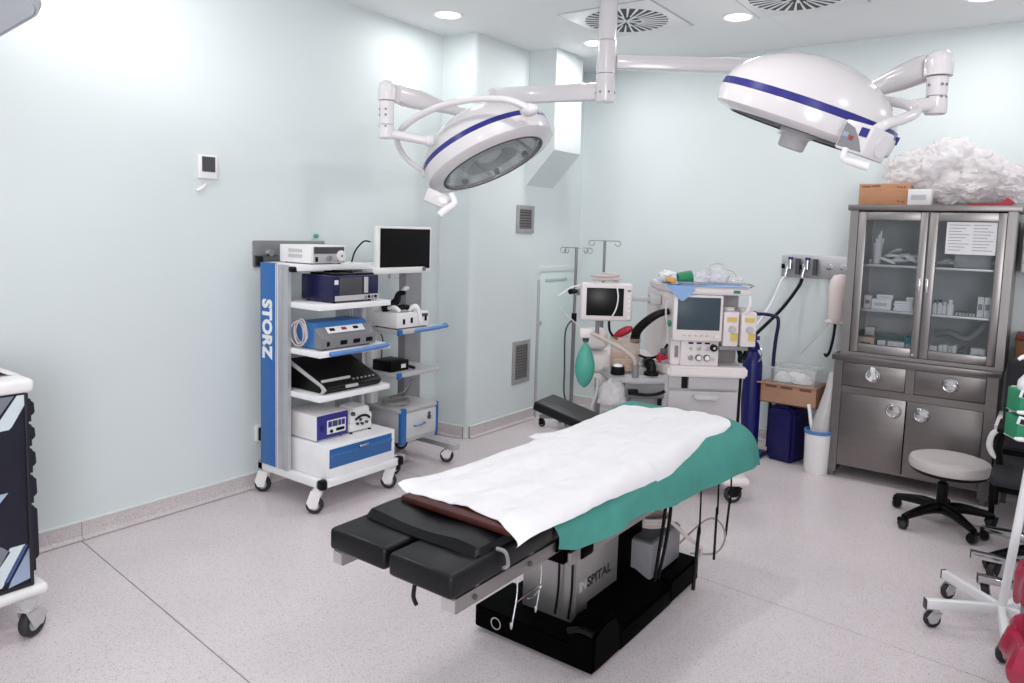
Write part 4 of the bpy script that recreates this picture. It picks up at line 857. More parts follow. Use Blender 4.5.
for k,(x,y,rx,rz,lab) in enumerate(((-0.03,0.14,0.07,0.04,'clear crumpled mask packet beside the green tape roll'),(0.10,0.22,0.075,0.055,'tall clear crumpled packet in the middle of the machine top'),(0.21,0.16,0.05,0.03,'flat clear packet at the right end of the machine top'))):
    q=AB(); q._add(bagmesh((x,y,1.30+rz*0.85),rx,0.07,rz,11.0+k,0.35,fl=0.85)); tag(q.obj('clear_packet',CLEARP,angle=60),lab,'packet')
tag(AB().tube([(0.05,0.16,1.36),(0.06,0.18,1.42),(0.12,0.2,1.43),(0.16,0.18,1.40),(0.2,0.16,1.38),(0.22,0.15,1.33)],0.006,n=8).obj('clear_tube',TUBEC),'clear bent breathing tube standing up from the machine top clutter','tube')
# ------------------------------------------------------------------ drip stands
def dripstand(x,y,zt,label,legs,hooks,pr=0.011):
    t=thing('drip_stand',label,'drip stand',(x,y,0),'chrome drip stands by the pilaster')
    B().cyl((x,y,0.08),(x,y,zt*0.62),pr+0.004,n=14).obj('lower_pole',POLE,t); B().cyl((x,y,zt*0.6),(x,y,zt),pr,n=14).obj('upper_pole',POLE,t)
    B().cyl((x,y,zt*0.60),(x,y,zt*0.645),0.021,n=14).obj('clamp',BLACK,t); B().cyl((x,y,0.06),(x,y,0.12),0.035,n=18).obj('hub',POLE,t)
    for a in legs:
        d=Vector((math.cos(a),math.sin(a),0)); p=Vector((x,y,0.095)); B().tube([p,p+d*0.12,p+d*0.26+Vector((0,0,-0.012))],0.017,n=8).obj('leg',POLE,t)
        e=p+d*0.25; caster(t,e.x-0.35*0.028*math.cos(a),e.y,0.028,a,fork=BLACK,top=0.075,w=0.018)
    for a in hooks:
        d=Vector((math.cos(a),math.sin(a),0)); p=Vector((x,y,zt-0.004))
        c=p+d*0.105+Vector((0,0,-0.020))
        B().tube([p,p+d*0.06,p+d*0.10]+[c+d*(0.022*math.sin(b))+Vector((0,0,0.022*math.cos(b))) for b in [0.6,1.3,2.0,2.8,3.6,4.4,5.0]],0.0035,n=6,sub=3).obj('hook',POLE,t)
    return t
aim=math.atan2(0.585,0.811)
dripstand(0.745,5.0,1.478,'shorter chrome drip stand with four ring hooks left of the patient monitor',(PI+0.25,PI*1.65,0.3,1.6,2.5),(aim,aim+PI,aim+0.7,aim+PI+0.7))
dripstand(0.885,5.2,1.538,'taller chrome drip stand rising behind the patient monitor',(PI+0.6,PI*1.75,0.4,1.7),(aim,aim+PI))
t=bpy.data.objects['drip_stand']
B().box(0.69,0.735,4.96,5.02,0.10,0.25,0.006).obj('weight_box',GREYL,t)
B().cyl((0.745,4.985,1.13),(0.745,4.93,1.13),0.022,n=16).obj('clamp_knob',BLACK,t)
B().box(0.755,0.80,4.98,5.01,1.10,1.16,0.003).obj('clamp_bracket',CHROME,t)
B().tube([(0.74,4.98,0.90),(0.70,4.95,0.80),(0.705,4.95,0.5),(0.71,4.95,0.3),(0.75,4.96,0.2)],0.007,n=8).obj('cable',GREYD,t)
# ------------------------------------------------------------------ back corner: gas panel, canister, cylinder, carton, can, bucket
t=thing('gas_panel','grey steel medical gas panel with hoses on the back wall beside the cabinet','gas panel',(2.42,YC,1.31),'wall gas panels')
B().box(2.12,2.85,YC-0.018,YC,1.305,1.480,0.008).obj('plate',pm('panel_bright',(196,196,198),0.4,0.85,0.04),t)
for k,(x,c_) in enumerate(((2.175,BLACK),(2.30,BLACK))):
    v=B().cyl((x,YC-0.018,1.39),(x,YC-0.055,1.39),0.026,n=18,bev=0.003).obj('outlet',CHROME,t)
    B().box(x-0.045,x-0.012,YC-0.055,YC-0.018,1.37,1.405,0.004).obj('lever',c_,v)
    B().cyl((x+0.02,YC-0.05,1.37),(x+0.02,YC-0.05,1.445),0.016,n=14).obj('valve_stem',CHROME,v)
    B().cyl((x+0.02,YC-0.05,1.44),(x+0.02,YC-0.05,1.46),0.018,n=14).obj('blue_cap' if k==1 else 'navy_cap',BANDB,v)
    B().cyl((x,YC-0.05,1.385),(x-0.01,YC-0.06,1.31),0.014,n=12).obj('coupling',CHROME,v)
    B().cyl((x+0.075,YC-0.045,1.33),(x+0.075,YC-0.045,1.45),0.017,n=14).obj('valve_stem',GREYD,v)
for x in (2.47,2.57,2.63): B().lathe([(0,0),(0.026,0),(0.026,0.012),(0.014,0.014),(0.014,0.03),(0,0.03)],18,M=T3(x,YC-0.018,1.40)@Matrix.Rotation(PI/2,4,'X')).obj('outlet',CHROME,t)
tag(B().tube([(2.165,YC-0.06,1.31),(2.14,YC-0.08,1.27),(2.10,YC-0.16,1.1),(2.03,YC-0.35,0.90),(1.96,YC-0.5,0.8)],0.008,n=8).obj('white_hose',CORDW),'white gas hose running from the back wall panel to the machine','hose')
tag(B().tube([(2.29,YC-0.06,1.30),(2.275,YC-0.08,1.24),(2.20,YC-0.2,1.08),(2.10,YC-0.33,0.93),(2.02,YC-0.5,0.80)],0.013,n=10).obj('black_hose',BLACK),'black gas hose running from the back wall panel to the machine','hose')
t=thing('suction_canister','pinkish white suction canister hanging on the back wall beside the cabinet','canister',(2.585,5.65,1.0))
B().lathe([(0,1.0),(0.062,1.0),(0.066,1.01),(0.074,1.03),(0.076,1.26),(0.070,1.31),(0.05,1.345),(0.0,1.355)],28,M=T3(2.58,5.66,0)).obj('body',pm('canister_pink',(232,216,214),0.5,0,0.02),t)
B().box(2.500,2.665,5.60,5.70,0.995,1.022,0.008).obj('bracket',PINKW,t)
B().cyl((2.60,5.70,1.30),(2.60,YC-0.02,1.33),0.02,n=12).obj('mount',CHROME,t)
B().tube([(2.57,5.62,1.0),(2.568,5.60,0.9),(2.555,5.58,0.80),(2.54,5.56,0.765),(2.525,5.56,0.78)],0.010,n=8).obj('tail_tube',BLACK,t)
B().tube([(2.53,5.64,1.0),(2.48,5.62,0.93),(2.40,5.60,0.82),(2.34,5.60,0.74)],0.005,n=6).obj('clear_line',TUBEC,t)
t=thing('oxygen_cylinder','dark blue gas cylinder standing behind the anaesthesia machine','gas cylinder',(2.11,5.33,0))
B().lathe([(0,0.03),(0.066,0.03),(0.072,0.045),(0.072,0.66),(0.068,0.70),(0.055,0.74),(0.038,0.765),(0.030,0.78),(0.05,0.79),(0.05,0.83),(0.028,0.84),(0.0,0.845)],30,M=T3(2.085,5.33,0)).obj('body',CYLB,t)
B().cyl((2.085,5.33,0.84),(2.085,5.33,0.90),0.022,n=14).cyl((2.055,5.32,0.87),(2.125,5.34,0.87),0.016,n=12).obj('valve',CYLB,t)
B().box(2.03,2.20,5.24,5.43,0.0,0.03,0.005).obj('foot_plate',CYLB,t)
B().tube([(2.03,5.46,0.05),(2.03,5.46,0.6),(2.03,5.45,1.0),(2.07,5.44,1.035),(2.19,5.44,1.03),(2.22,5.44,0.98),(2.20,5.45,0.75),(2.19,5.46,0.05)],0.013,n=10).obj('trolley_handle',NAVY,t)
B().tube([(2.13,5.30,0.86),(2.16,5.27,0.80),(2.17,5.26,0.75),(2.15,5.27,0.71)],0.006,n=6).obj('chain',CHROME,t)
t=thing('jerry_can','dark blue plastic jerry can on the floor under the cardboard tray','jerry can',(2.32,5.40,0))
JM=T3(2.215,5.33,0)@RZ(math.radians(-12))
B(JM).prism([(0.0,0.0),(0.205,0.0),(0.205,0.37),(0.17,0.405),(0.03,0.405),(0.0,0.38)],'y',0.0,0.26,0.022).obj('body',CANB,t)
B(JM).box(0.03,0.17,-0.004,0.02,0.05,0.34,0.01).obj('side_panel',CANB,t)
B(JM).box(0.05,0.15,0.08,0.10,0.40,0.42,0.006).obj('cap',CANB,t)
t=thing('cardboard_tray','open brown cardboard carton resting on the blue jerry can','carton',(2.36,5.43,0.422))
b=B(); b.box(2.165,2.56,5.29,5.58,0.422,0.428); b.obj('bottom',CARDD,t)
B().box(2.165,2.56,5.29,5.296,0.422,0.565,0.001).obj('front_wall',CARDD,t); B().box(2.165,2.56,5.574,5.58,0.422,0.565).obj('back_wall',CARDD,t)
B().box(2.165,2.171,5.29,5.58,0.422,0.565).obj('side_wall',CARDD,t); B().box(2.554,2.56,5.29,5.58,0.422,0.565).obj('side_wall',CARDD,t)
B().prism([(2.15,0.558),(2.20,0.563),(2.56,0.566),(2.56,0.572),(2.2,0.57),(2.14,0.565)],'y',5.27,5.294).obj('flap',CARDD,t)
for x in (2.20,2.31,2.44): B().box(x,x+0.08,5.2885,5.2905,0.535,0.552).obj('print',pm('carton_print',(112,84,66),0.8),t)
bn=B(); x0,x1,y0,y1,z0,z1=2.19,2.53,5.32,5.55,0.43,0.68
bn.box(x0,x1,y0,y0+0.004,z0,z1).box(x0,x1,y1-0.004,y1,z0,z1).box(x0,x0+0.004,y0,y1,z0,z1).box(x1-0.004,x1,y0,y1,z0,z1).box(x0,x1,y0,y1,z0,z0+0.004).box(x0-0.006,x1+0.006,y0-0.006,y0+0.006,z1-0.012,z1).box(x0-0.006,x1+0.006,y1-0.006,y1+0.006,z1-0.012,z1)
tag(bn.obj('clear_bin',CLEARBIN),'clear plastic bin standing in the cardboard carton','bin')
for k,(x,y,r,lab) in enumerate(((2.29,5.40,0.065,'white crumpled pouch on the left in the clear bin'),(2.42,5.41,0.07,'white crumpled pouch on the right in the clear bin'),(2.35,5.48,0.06,'white crumpled pouch at the back in the clear bin'))):
    q=B(); q._add(bagmesh((x,y,0.575),r,0.06,0.06,21.0+k,0.25)); tag(q.obj('white_pouch',PAPER),lab,'pouch')
    q=B()
for k,(x,y,z,lab) in enumerate(((2.25,5.43,0.483,'crumpled film at the bottom left of the clear bin'),(2.46,5.44,0.483,'crumpled film at the bottom right of the clear bin'))):
    q=B(); q._add(bagmesh((x,y,z),0.05,0.07,0.048,31.0+k,0.3)); tag(q.obj('film_scrap',CLEARP),lab,'film')
t=thing('waste_bucket','white bucket with blue rim and plastic sleeve beside the steel cabinet','bucket',(2.60,5.235,0))
B().lathe([(0,0),(0.072,0),(0.078,0.01),(0.085,0.29),(0.080,0.29),(0.073,0.02),(0,0.015)],30,M=T3(2.595,5.235,0)).obj('body',WHITEP,t)
B().lathe([(0.083,0.275),(0.090,0.28),(0.090,0.30),(0.080,0.302),(0.079,0.28),(0.083,0.275)],30,M=T3(2.595,5.235,0)).obj('rim',BLUEH,t,'pale blue rim')
q=B(); q.tube([(2.60,5.24,0.20),(2.61,5.245,0.34),(2.625,5.25,0.45),(2.645,5.26,0.58),(2.655,5.28,0.70)],[0.065,0.055,0.042,0.03,0.02],n=14); 
sl=q.obj('plastic_sleeve',CLEARB,angle=25); tag(sl,'long clear plastic sleeve rising out of the white bucket along the cabinet side','bag')
q=B(); q.tube([(2.57,5.24,0.25),(2.545,5.24,0.33),(2.53,5.25,0.40),(2.515,5.26,0.46)],0.012,n=8); tag(q.obj('white_rod',WHITEP),'white rod leaning in the bucket','rod')
# ------------------------------------------------------------------ steel cabinet
t=thing('steel_cabinet','tall stainless steel medicine cabinet with glass doors above and drawers below','cabinet',(3.14,5.5,0))
FY=5.25; BK=5.765
b=B(); b.box(2.70,2.75,FY,BK,0.838,1.796).box(3.575,3.62,FY,BK,0.838,1.796).box(2.75,3.575,BK-0.01,BK,0.839,1.795).box(2.75,3.575,FY+0.001,BK,0.839,0.862); b.obj('upper_body',STEELV,t)
B().box(2.755,3.57,BK-0.014,BK-0.008,0.87,1.79).obj('inner_back',pm('inner_back_steel',(176,178,182),0.5,0.2,0.1,4),t)
B().box(2.685,3.645,FY-0.015,BK,1.795,1.832,0.004).obj('top',STEEL,t)
for z in (1.15,1.447): B().box(2.76,3.57,FY+0.04,BK-0.02,z-0.016,z,0.002).obj('shelf',pm('shelf_steel',(190,190,192),0.4,0.7,0.05),t)
def gdoor(x0,x1,hx):
    z0,z1=0.866,1.786; d=B(); wl=0.047; wr=0.042
    d.box(x0,x0+wl,FY-0.006,FY+0.022,z0,z1,0.003).box(x1-wr,x1,FY-0.006,FY+0.022,z0,z1,0.003).box(x0+wl,x1-wr,FY-0.006,FY+0.022,z1-0.052,z1,0.003).box(x0+wl,x1-wr,FY-0.006,FY+0.022,z0,z0+0.055,0.003)
    o=d.obj('glass_door',STEELV,t)
    B().box(x0+wl,x1-wr,FY+0.006,FY+0.010,z0+0.055,z1-0.052).obj('glass_pane',GLASS,o)
    B().box(hx-0.008,hx+0.008,FY-0.030,FY-0.02,1.285,1.375,0.003).box(hx-0.006,hx+0.006,FY-0.022,FY-0.005,1.29,1.302).box(hx-0.006,hx+0.006,FY-0.022,FY-0.005,1.358,1.37).obj('handle',CHROME,o)
    return o
gl=gdoor(2.755,3.158,3.137); gr=gdoor(3.168,3.572,3.180)
B().box(3.15,3.17,FY-0.004,FY+0.02,0.87,1.79).obj('meeting_strip',GREYD,t)
B().cyl((3.13,FY-0.006,0.885),(3.13,FY-0.014,0.885),0.008,n=10).obj('lock',CHROME,gl)
b=B(); b.box(2.67,2.725,FY-0.02,BK,0.04,0.80).box(3.545,3.605,FY-0.02,BK,0.04,0.80).box(2.67,3.605,BK-0.01,BK,0.04,0.80).box(2.67,3.605,FY-0.005,BK,0.085,0.10).box(2.725,3.545,FY-0.015,FY+0.01,0.585,0.632).box(3.105,3.155,FY-0.0165,FY+0.01,0.633,0.789).box(2.725,3.545,FY-0.012,FY+0.01,0.79,0.80)
b.obj('lower_body',STEEL,t)
B().box(2.655,3.617,FY-0.035,BK,0.80,0.838,0.004).obj('counter',STEEL,t)
for x in (2.69,3.575):
    for y in (FY+0.02,BK-0.05): B().box(x-0.017,x+0.017,y-0.017,y+0.017,0.0,0.045,0.003).obj('foot',STEELD,t)
def cup_pull(o,x,z):
    B().lathe([(0,0.006),(0.034,0.004),(0.044,0.002),(0.048,-0.004),(0.044,-0.008),(0.0,-0.008)],28,M=T3(x,FY-0.026,z)@Matrix.Rotation(PI/2,4,'X')).obj('ring_plate',CHROME,o)
    B().tube([(x+0.038*math.cos(a),FY-0.034,z+0.038*math.sin(a)) for a in [k*PI/8 for k in range(16)]],0.005,n=8,closed=True,sub=2).obj('ring_pull',CHROME,o)
    B().box(x-0.034,x+0.034,FY-0.036,FY-0.026,z-0.003,z+0.003,0.002).obj('crossbar',CHROME,o)
for x0,x1,px_ in ((2.727,3.103,2.912),(3.157,3.543,3.355)):
    o=B().box(x0,x1,FY-0.022,FY+0.01,0.636,0.788,0.003).obj('drawer',STEEL,t); cup_pull(o,px_,0.722)
for x0,x1,px_ in ((2.727,3.118,3.05),(3.124,3.543,3.212)):
    o=B().box(x0,x1,FY-0.022,FY+0.01,0.102,0.584,0.003).obj('door',STEEL,t); cup_pull(o,px_,0.508)
tag(B().tube([(2.905,FY-0.034,0.775),(2.912,FY-0.045,0.76),(2.915,FY-0.045,0.72),(2.90,FY-0.045,0.69)],[0.008,0.014,0.012,0.016],n=8).tube([(2.918,FY-0.034,0.775),(2.92,FY-0.045,0.74),(2.93,FY-0.045,0.70)],0.010,n=8).obj('tied_rag',PAPER),'white strip of gauze tied through the left drawer pull','cloth')
# notice taped behind the right glass door
t=thing('notice_sheet','printed white notice sheet on the right glass door of the steel cabinet','notice',(3.39,FY+0.004,1.533))
B().box(3.262,3.526,FY+0.001,FY+0.003,1.533,1.729).obj('paper',PAPER,t)
for k in range(9):
    z=1.712-0.019*k
    B().box(3.275,3.275+0.11-0.02*(k%3),FY+0.0002,FY+0.001,z-0.003,z).obj('print_line',INK,t)
    B().box(3.405,3.405+0.105-0.015*((k+1)%3),FY+0.0002,FY+0.001,z-0.003,z).obj('print_line',INK,t)
# shelf contents, one object each
def cbox(x0,x1,y0,y1,z0,z1,mat_,label,group='cartons in the steel cabinet',nm='carton',lab=None):
    t=thing(nm,label,'box',((x0+x1)/2,(y0+y1)/2,z0),group)
    B().box(x0,x1,y0,y1,z0,z1,0.002).obj('box',mat_,t)
    B().box(x0+(x1-x0)*0.15,x0+(x1-x0)*0.8,y0-0.001,y0,z0+(z1-z0)*0.35,z0+(z1-z0)*0.65).obj('label',lab or INK,t)
    return t
z=1.15
cbox(2.853,2.970,5.33,5.45,z,z+0.068,PAPER,'white carton on the left middle cabinet shelf, under a smaller one',lab=GREYL)
cbox(2.878,2.975,5.35,5.44,z+0.068,z+0.097,PAPER,'flat white carton lying on top of another on the left middle shelf',lab=GREYL)
cbox(2.80,2.845,5.36,5.46,z,z+0.085,pm('box_cream',(214,204,200),0.7),'cream carton at the left end of the left middle cabinet shelf')
for k in range(4):
    zz=z+0.016*k; o=B().box(2.985+0.004*(k%2),3.105-0.003*k,5.33,5.47,zz,zz+0.0155,0.004).obj('gauze_packet',PAPER)
    tag(o,['lowest','second lowest','second highest','topmost'][k]+' flat white gauze packet of the stack on the left middle shelf','packet','gauze packets stacked on the middle shelf')
cbox(3.055,3.098,5.35,5.42,z+0.064,z+0.09,PAPER,'tiny white carton on top of the gauze stack on the left middle shelf',lab=GREYL)
z=0.8625
cbox(2.79,2.885,5.33,5.45,z,z+0.095,pm('box_pink',(214,178,166),0.7),'pinkish carton at the left end of the bottom cabinet shelf')
cbox(2.80,2.86,5.46,5.55,z,z+0.15,pm('box_cream',(214,204,200),0.7),'cream carton at the back left corner of the bottom cabinet shelf')
cbox(2.905,2.955,5.33,5.41,z,z+0.082,PAPER,'small white carton with dark print between pinkish and white boxes on the bottom shelf',lab=INKB)
cbox(2.966,3.067,5.33,5.43,z,z+0.082,PAPER,'long white carton in the middle of the left bottom shelf',lab=GREYL)
t=cbox(3.072,3.106,5.34,5.40,z,z+0.118,PAPER,'small carton with teal top at the right end of the left bottom shelf',lab=GREYL); B().box(3.0715,3.1065,5.3395,5.4005,z+0.07,z+0.119,0.001).obj('teal_top',pm('teal_print',(40,138,150),0.6),t)
cbox(3.209,3.255,5.33,5.42,z,z+0.082,PINKW,'pale carton at the left end of the right bottom shelf',lab=GREYL)
for k in range(4):
    x=3.262+0.0255*k; o=B().box(x,x+0.0235,5.33,5.44,z,z+0.09+0.004*(k%2),0.002).obj('medicine_box',PAPER if k!=2 else pm('box_grey',(196,196,200),0.7))
    tag(o,['first white','second white','grey third','fourth white'][k]+' slim upright medicine box from the left on the right bottom shelf','box','slim medicine boxes on the right bottom shelf')
q=B(); q._add(bagmesh((3.40,5.38,z+0.045),0.032,0.05,0.05,41.0,0.25,3)); tag(q.obj('dark_pouch',GREYD),'dark grey pouch beside the slim medicine boxes','pouch')
cbox(3.439,3.515,5.33,5.42,z,z+0.09,PAPER,'white carton at the right end of the right bottom shelf',lab=GREYL)
tag(B().tube([(3.22,5.5,z+0.14),(3.30,5.48,z+0.16),(3.40,5.47,z+0.13),(3.46,5.46,z+0.18),(3.51,5.46,z+0.24),(3.53,5.48,z+0.17),(3.50,5.5,z+0.02)],0.022,n=10).obj('grey_tubing',GREYM),'loose grey tubing behind the boxes on the right bottom shelf','tube')
z=1.15
def bottle(x,y,h,r,label,capm=BLACK,bm_=PAPER):
    t=thing('bottle',label,'bottle',(x,y,z),'bottles in the steel cabinet')
    B(T3(x,y,z)).lathe([(0,0),(r,0),(r,h*0.65),(r*0.5,h*0.78),(r*0.5,h*0.84),(0,h*0.84)],16).obj('body',bm_,t)
    B(T3(x,y,z)).lathe([(0,h*0.84),(r*0.62,h*0.84),(r*0.62,h),(0,h)],16).obj('cap',capm,t)
bottle(3.222,5.35,0.085,0.014,'small white bottle at the left end of the right middle shelf')
bottle(3.25,5.34,0.09,0.016,'second small white bottle with black cap on the right middle shelf')
bottle(3.275,5.36,0.075,0.014,'short white bottle just left of the big white bottle on the right middle shelf',WHITEP)
bottle(3.308,5.34,0.095,0.020,'biggest white bottle on the right middle cabinet shelf',WHITEP)
for k in range(6):
    x=3.345+0.0185*k; t=thing('vial',['first','second','third','fourth','fifth','sixth'][k]+' little dark capped vial from the left on the right middle shelf','vial',(x,5.34,z),'vials on the right middle shelf')
    B(T3(x,5.34,z)).lathe([(0,0),(0.0078,0),(0.0078,0.016),(0.005,0.02),(0,0.02)],10).obj('body',GREYL,t); B(T3(x,5.34,z)).lathe([(0,0.02),(0.006,0.02),(0.006,0.026),(0,0.026)],10).obj('cap',BLACK,t)
cbox(3.453,3.486,5.33,5.42,z,z+0.125,PAPER,'tall white carton, left one of two at the right end of the middle shelf',lab=GREYM)
cbox(3.489,3.526,5.33,5.42,z,z+0.125,PAPER,'tall white carton, right one of two at the right end of the middle shelf',lab=GREYM)
z=1.447
t=thing('clear_cup','clear cup holding white tubes on the left top cabinet shelf','cup',(2.86,5.36,z))
B(T3(2.86,5.36,z)).lathe([(0,0),(0.024,0),(0.032,0.14),(0.030,0.14),(0.022,0.004),(0,0.004)],22).obj('cup',CLEARP,t)
for k in range(4):
    o=B().cyl((2.855+0.006*k,5.355+0.005*(k%2),z+0.006),(2.85+0.013*k,5.36,z+0.17+0.025*(k%3)),0.006,n=8).obj('syringe',PAPER); tag(o,['leftmost','second','third','rightmost'][k]+' white syringe tube standing in the clear cup on the top shelf','syringe','syringes in the clear cup')
cbox(2.806,2.84,5.40,5.48,z,z+0.03,PAPER,'flat white carton beside the clear cup on the top shelf',lab=GREYL)
for k in range(9):
    x=2.92+0.055*(k%4)+0.02*(k//4); y=5.36+0.035*((k*7)%3); zz=z+0.022+0.030*(k//4)
    q=B(); q._add(bagmesh((0,0,0),0.052,0.032,0.02,50.0+k,0.25,3)); 
    me_o=None
    q2=B(T3(x,y,zz)@RZ(0.7*math.sin(3*k))@Matrix.Rotation(0.35*math.cos(2*k),4,'Y')); q2._add(bagmesh((0,0,0),0.052,0.032,0.02,50.0+k,0.25,3)); q.bm.free()
    tag(q2.obj('gauze_roll',PAPER),['first bottom','second bottom','third bottom','fourth bottom','first middle','second middle','third middle','fourth middle','topmost'][k]+' gauze roll, counted from the clear cup, of the top shelf heap','gauze','gauze rolls heaped on the left top shelf')
cbox(3.300,3.505,5.42,5.56,z,z+0.085,pm('box_grey',(196,196,200),0.7),'wide grey carton behind the notice on the right top shelf',lab=GREYL)
cbox(3.505,3.53,5.36,5.45,z,z+0.08,GREYD,'dark narrow carton at the right end of the top shelf',lab=GREYM)
for k in range(3):
    q2=B(T3(3.235+0.028*k,5.37,z+0.022+0.012*(k%2))@RZ(k)); q2._add(bagmesh((0,0,0),0.028,0.026,0.022,70.0+k,0.3,3)); tag(q2.obj('cotton_ball',GREYL),['leftmost','middle','rightmost'][k]+' pale crumpled cotton pad left of the grey carton on the top shelf','cotton','cotton pads on the right top shelf')
# on top of the cabinet
z=1.832
t=thing('cardboard_box','brown cardboard box on top of the steel cabinet','box',(2.87,5.46,z))
B().box(2.722,3.015,5.35,5.58,z,z+0.142,0.003).obj('carton',CARD,t)
for x,zz,w in ((2.74,.125,.05),(2.80,.128,.05),(2.95,.12,.012),(2.97,.118,.012),(2.99,.12,.012),(2.955,.03,.012),(2.98,.025,.015)): B().box(x,x+w,5.349,5.3502,z+zz-0.005,z+zz+0.003).obj('print',pm('carton_print',(112,84,66)),t)
t=cbox(3.017,3.15,5.34,5.44,z,z+0.105,PAPER,'white carton beside the brown box on top of the cabinet','boxes on top of the cabinet',lab=GREYL)
q=B()
for k,(x,y,zz,rx,ry,rz,lab) in enumerate(((3.02,5.60,2.06,0.19,0.12,0.13,'clear crumpled plastic bag above the brown box on the cabinet'),(3.22,5.58,2.07,0.21,0.15,0.19,'tallest clear crumpled plastic bag in the pile on the cabinet'),(3.42,5.56,2.00,0.22,0.15,0.15,'clear crumpled plastic bag at the middle right of the pile on the cabinet'),(3.60,5.55,1.955,0.16,0.14,0.11,'low clear crumpled plastic bag at the right end of the pile on the cabinet'),(3.30,5.50,1.93,0.17,0.11,0.095,'clear crumpled plastic bag at the bottom front of the pile'))):
    q=B(); q._add(bagmesh((x,y,zz),rx,ry,rz,81.0+2*k,0.40,5,fl=0.92 if k>1 else 2)); o=q.obj('clear_bag',CLEARP,angle=60); tag(o,lab,'bag','clear bags piled on the cabinet')
tag(B().prism([(3.34,z),(3.58,z),(3.60,z+0.018),(3.56,z+0.05),(3.53,z+0.018),(3.36,z+0.012)],'y',5.28,5.34,0.004).obj('red_packet',REDP),'red packet lying under the clear bags on the cabinet','packet')
# right of the cabinet
t=thing('wall_cabinet','grey white wall cabinet right of the steel cabinet','cabinet',(3.8,5.7,1.42))
B().box(3.648,4.1,5.55,YC,1.425,1.75,0.005).obj('body',GREYL,t); B().cyl((3.67,5.55,1.49),(3.67,5.535,1.49),0.008,n=10).obj('lock',GREYD,t); B().box(3.655,4.09,5.54,5.55,1.435,1.74,0.003).obj('door',WHITEP,t)
t=thing('black_rack','dark low rack against the wall right of the steel cabinet','rack',(3.9,5.6,0))
b=B(); b.box(3.66,4.3,5.40,5.76,0.79,0.83,0.004).box(3.66,3.69,5.40,5.43,0,0.79).box(3.66,3.69,5.73,5.76,0,0.79).box(4.27,4.3,5.40,5.43,0,0.79).box(3.66,4.3,5.74,5.76,0.0,0.79); b.obj('frame',GREYD,t)
t=thing('storage_box','brown red storage box on the rack right of the steel cabinet','box',(3.85,5.55,0.83))
B().box(3.665,4.05,5.43,5.70,0.83,1.02,0.006).obj('body',pm('brown_box',(120,78,44),0.6,0,0.1),t); B().box(3.66,4.055,5.425,5.705,1.02,1.05,0.005).obj('lid',pm('maroon_lid',(120,38,40),0.5),t)
t=thing('side_table','low white topped table with black legs right of the cabinet','table',(3.9,5.15,0))
B().box(3.615,4.3,4.93,5.38,0.555,0.58,0.004).obj('top',WHITEP,t)
for x in (3.64,4.27):
    for y in (4.96,5.35): B().box(x-0.012,x+0.012,y-0.012,y+0.012,0,0.555).obj('leg',BLACK,t)
B().box(3.635,4.28,5.34,5.36,0.08,0.55).obj('back_panel',BLACK,t); B().box(3.622,3.64,4.95,5.36,0.03,0.553).obj('side_panel',BLACK,t)
# ------------------------------------------------------------------ stool
SX,SY=3.405,4.745
t=thing('rolling_stool','round pale stool with black five star base in front of the steel cabinet','stool',(SX,SY,0))
B(T3(SX+0.025,SY-0.01,0)).lathe([(0,0.325),(0.185,0.325),(0.200,0.332),(0.205,0.345),(0.205,0.368),(0.198,0.384),(0.18,0.391),(0.1,0.394),(0,0.394)],48).obj('seat',SEATV,t)
B(T3(SX+0.025,SY-0.01,0)).lathe([(0,0.312),(0.19,0.312),(0.198,0.326),(0.0,0.326)],40).obj('seat_rim',BLACK,t)
B(T3(SX,SY,0)).lathe([(0,0.08),(0.045,0.08),(0.04,0.12),(0.028,0.13),(0.028,0.24),(0.018,0.245),(0.018,0.30),(0.05,0.305),(0.05,0.315),(0,0.315)],22).obj('gas_lift',BLACK,t)
B().tube([(SX+0.02,SY,0.30),(SX+0.08,SY-0.03,0.298),(SX+0.12,SY-0.04,0.292)],0.006,n=6).obj('lever',BLACK,t)
star=[153.6,236,311,29,92]
for k in range(5):
    a=math.radians(star[k]); d=Vector((math.cos(a),math.sin(a),0)); p=Vector((SX,SY,0))
    B().tube([p+Vector((0,0,0.095)),p+d*0.10+Vector((0,0,0.10)),p+d*0.20+Vector((0,0,0.085)),p+d*0.275+Vector((0,0,0.07))],[0.034,0.030,0.024,0.018],n=10,sub=3).obj('leg',BLACK,t)
    e=p+d*0.280; caster(t,e.x-0.0087*math.cos(a+0.5),e.y-0.0087*math.sin(a+0.5),0.027,a+0.5,fork=BLACK,top=0.075,hubm=BLACK,w=0.036)
# black office chair beyond
CX_,CY_=3.93,4.47
t=thing('office_chair','black office chair with white armrest bracket partly cut by the right edge','chair',(CX_,CY_,0))
B().box(3.645,4.15,4.22,4.70,0.42,0.48,0.025,3).obj('seat',pm('chair_fabric',(30,30,36),0.8,0,0.1,30),t)
B().box(3.66,4.14,4.68,4.74,0.50,1.0,0.03,3).obj('backrest',pm('chair_fabric',(30,30,36)),t)
B().tube([(3.665,4.46,0.50),(3.640,4.44,0.53),(3.625,4.42,0.58),(3.635,4.40,0.64),(3.665,4.40,0.675)],[0.008,0.013,0.015,0.014,0.010],n=10).obj('arm_bracket',WHITEP,t)
B().box(3.655,3.715,4.30,4.55,0.672,0.70,0.01).obj('armrest',BLACK,t)
B().tube([(3.675,4.46,0.46),(3.665,4.45,0.56),(3.675,4.44,0.66)],0.018,n=8).obj('arm_post',BLACK,t)
B(T3(CX_,CY_,0)).lathe([(0,0.09),(0.045,0.09),(0.03,0.14),(0.03,0.42),(0,0.42)],20).obj('gas_lift',BLACK,t)
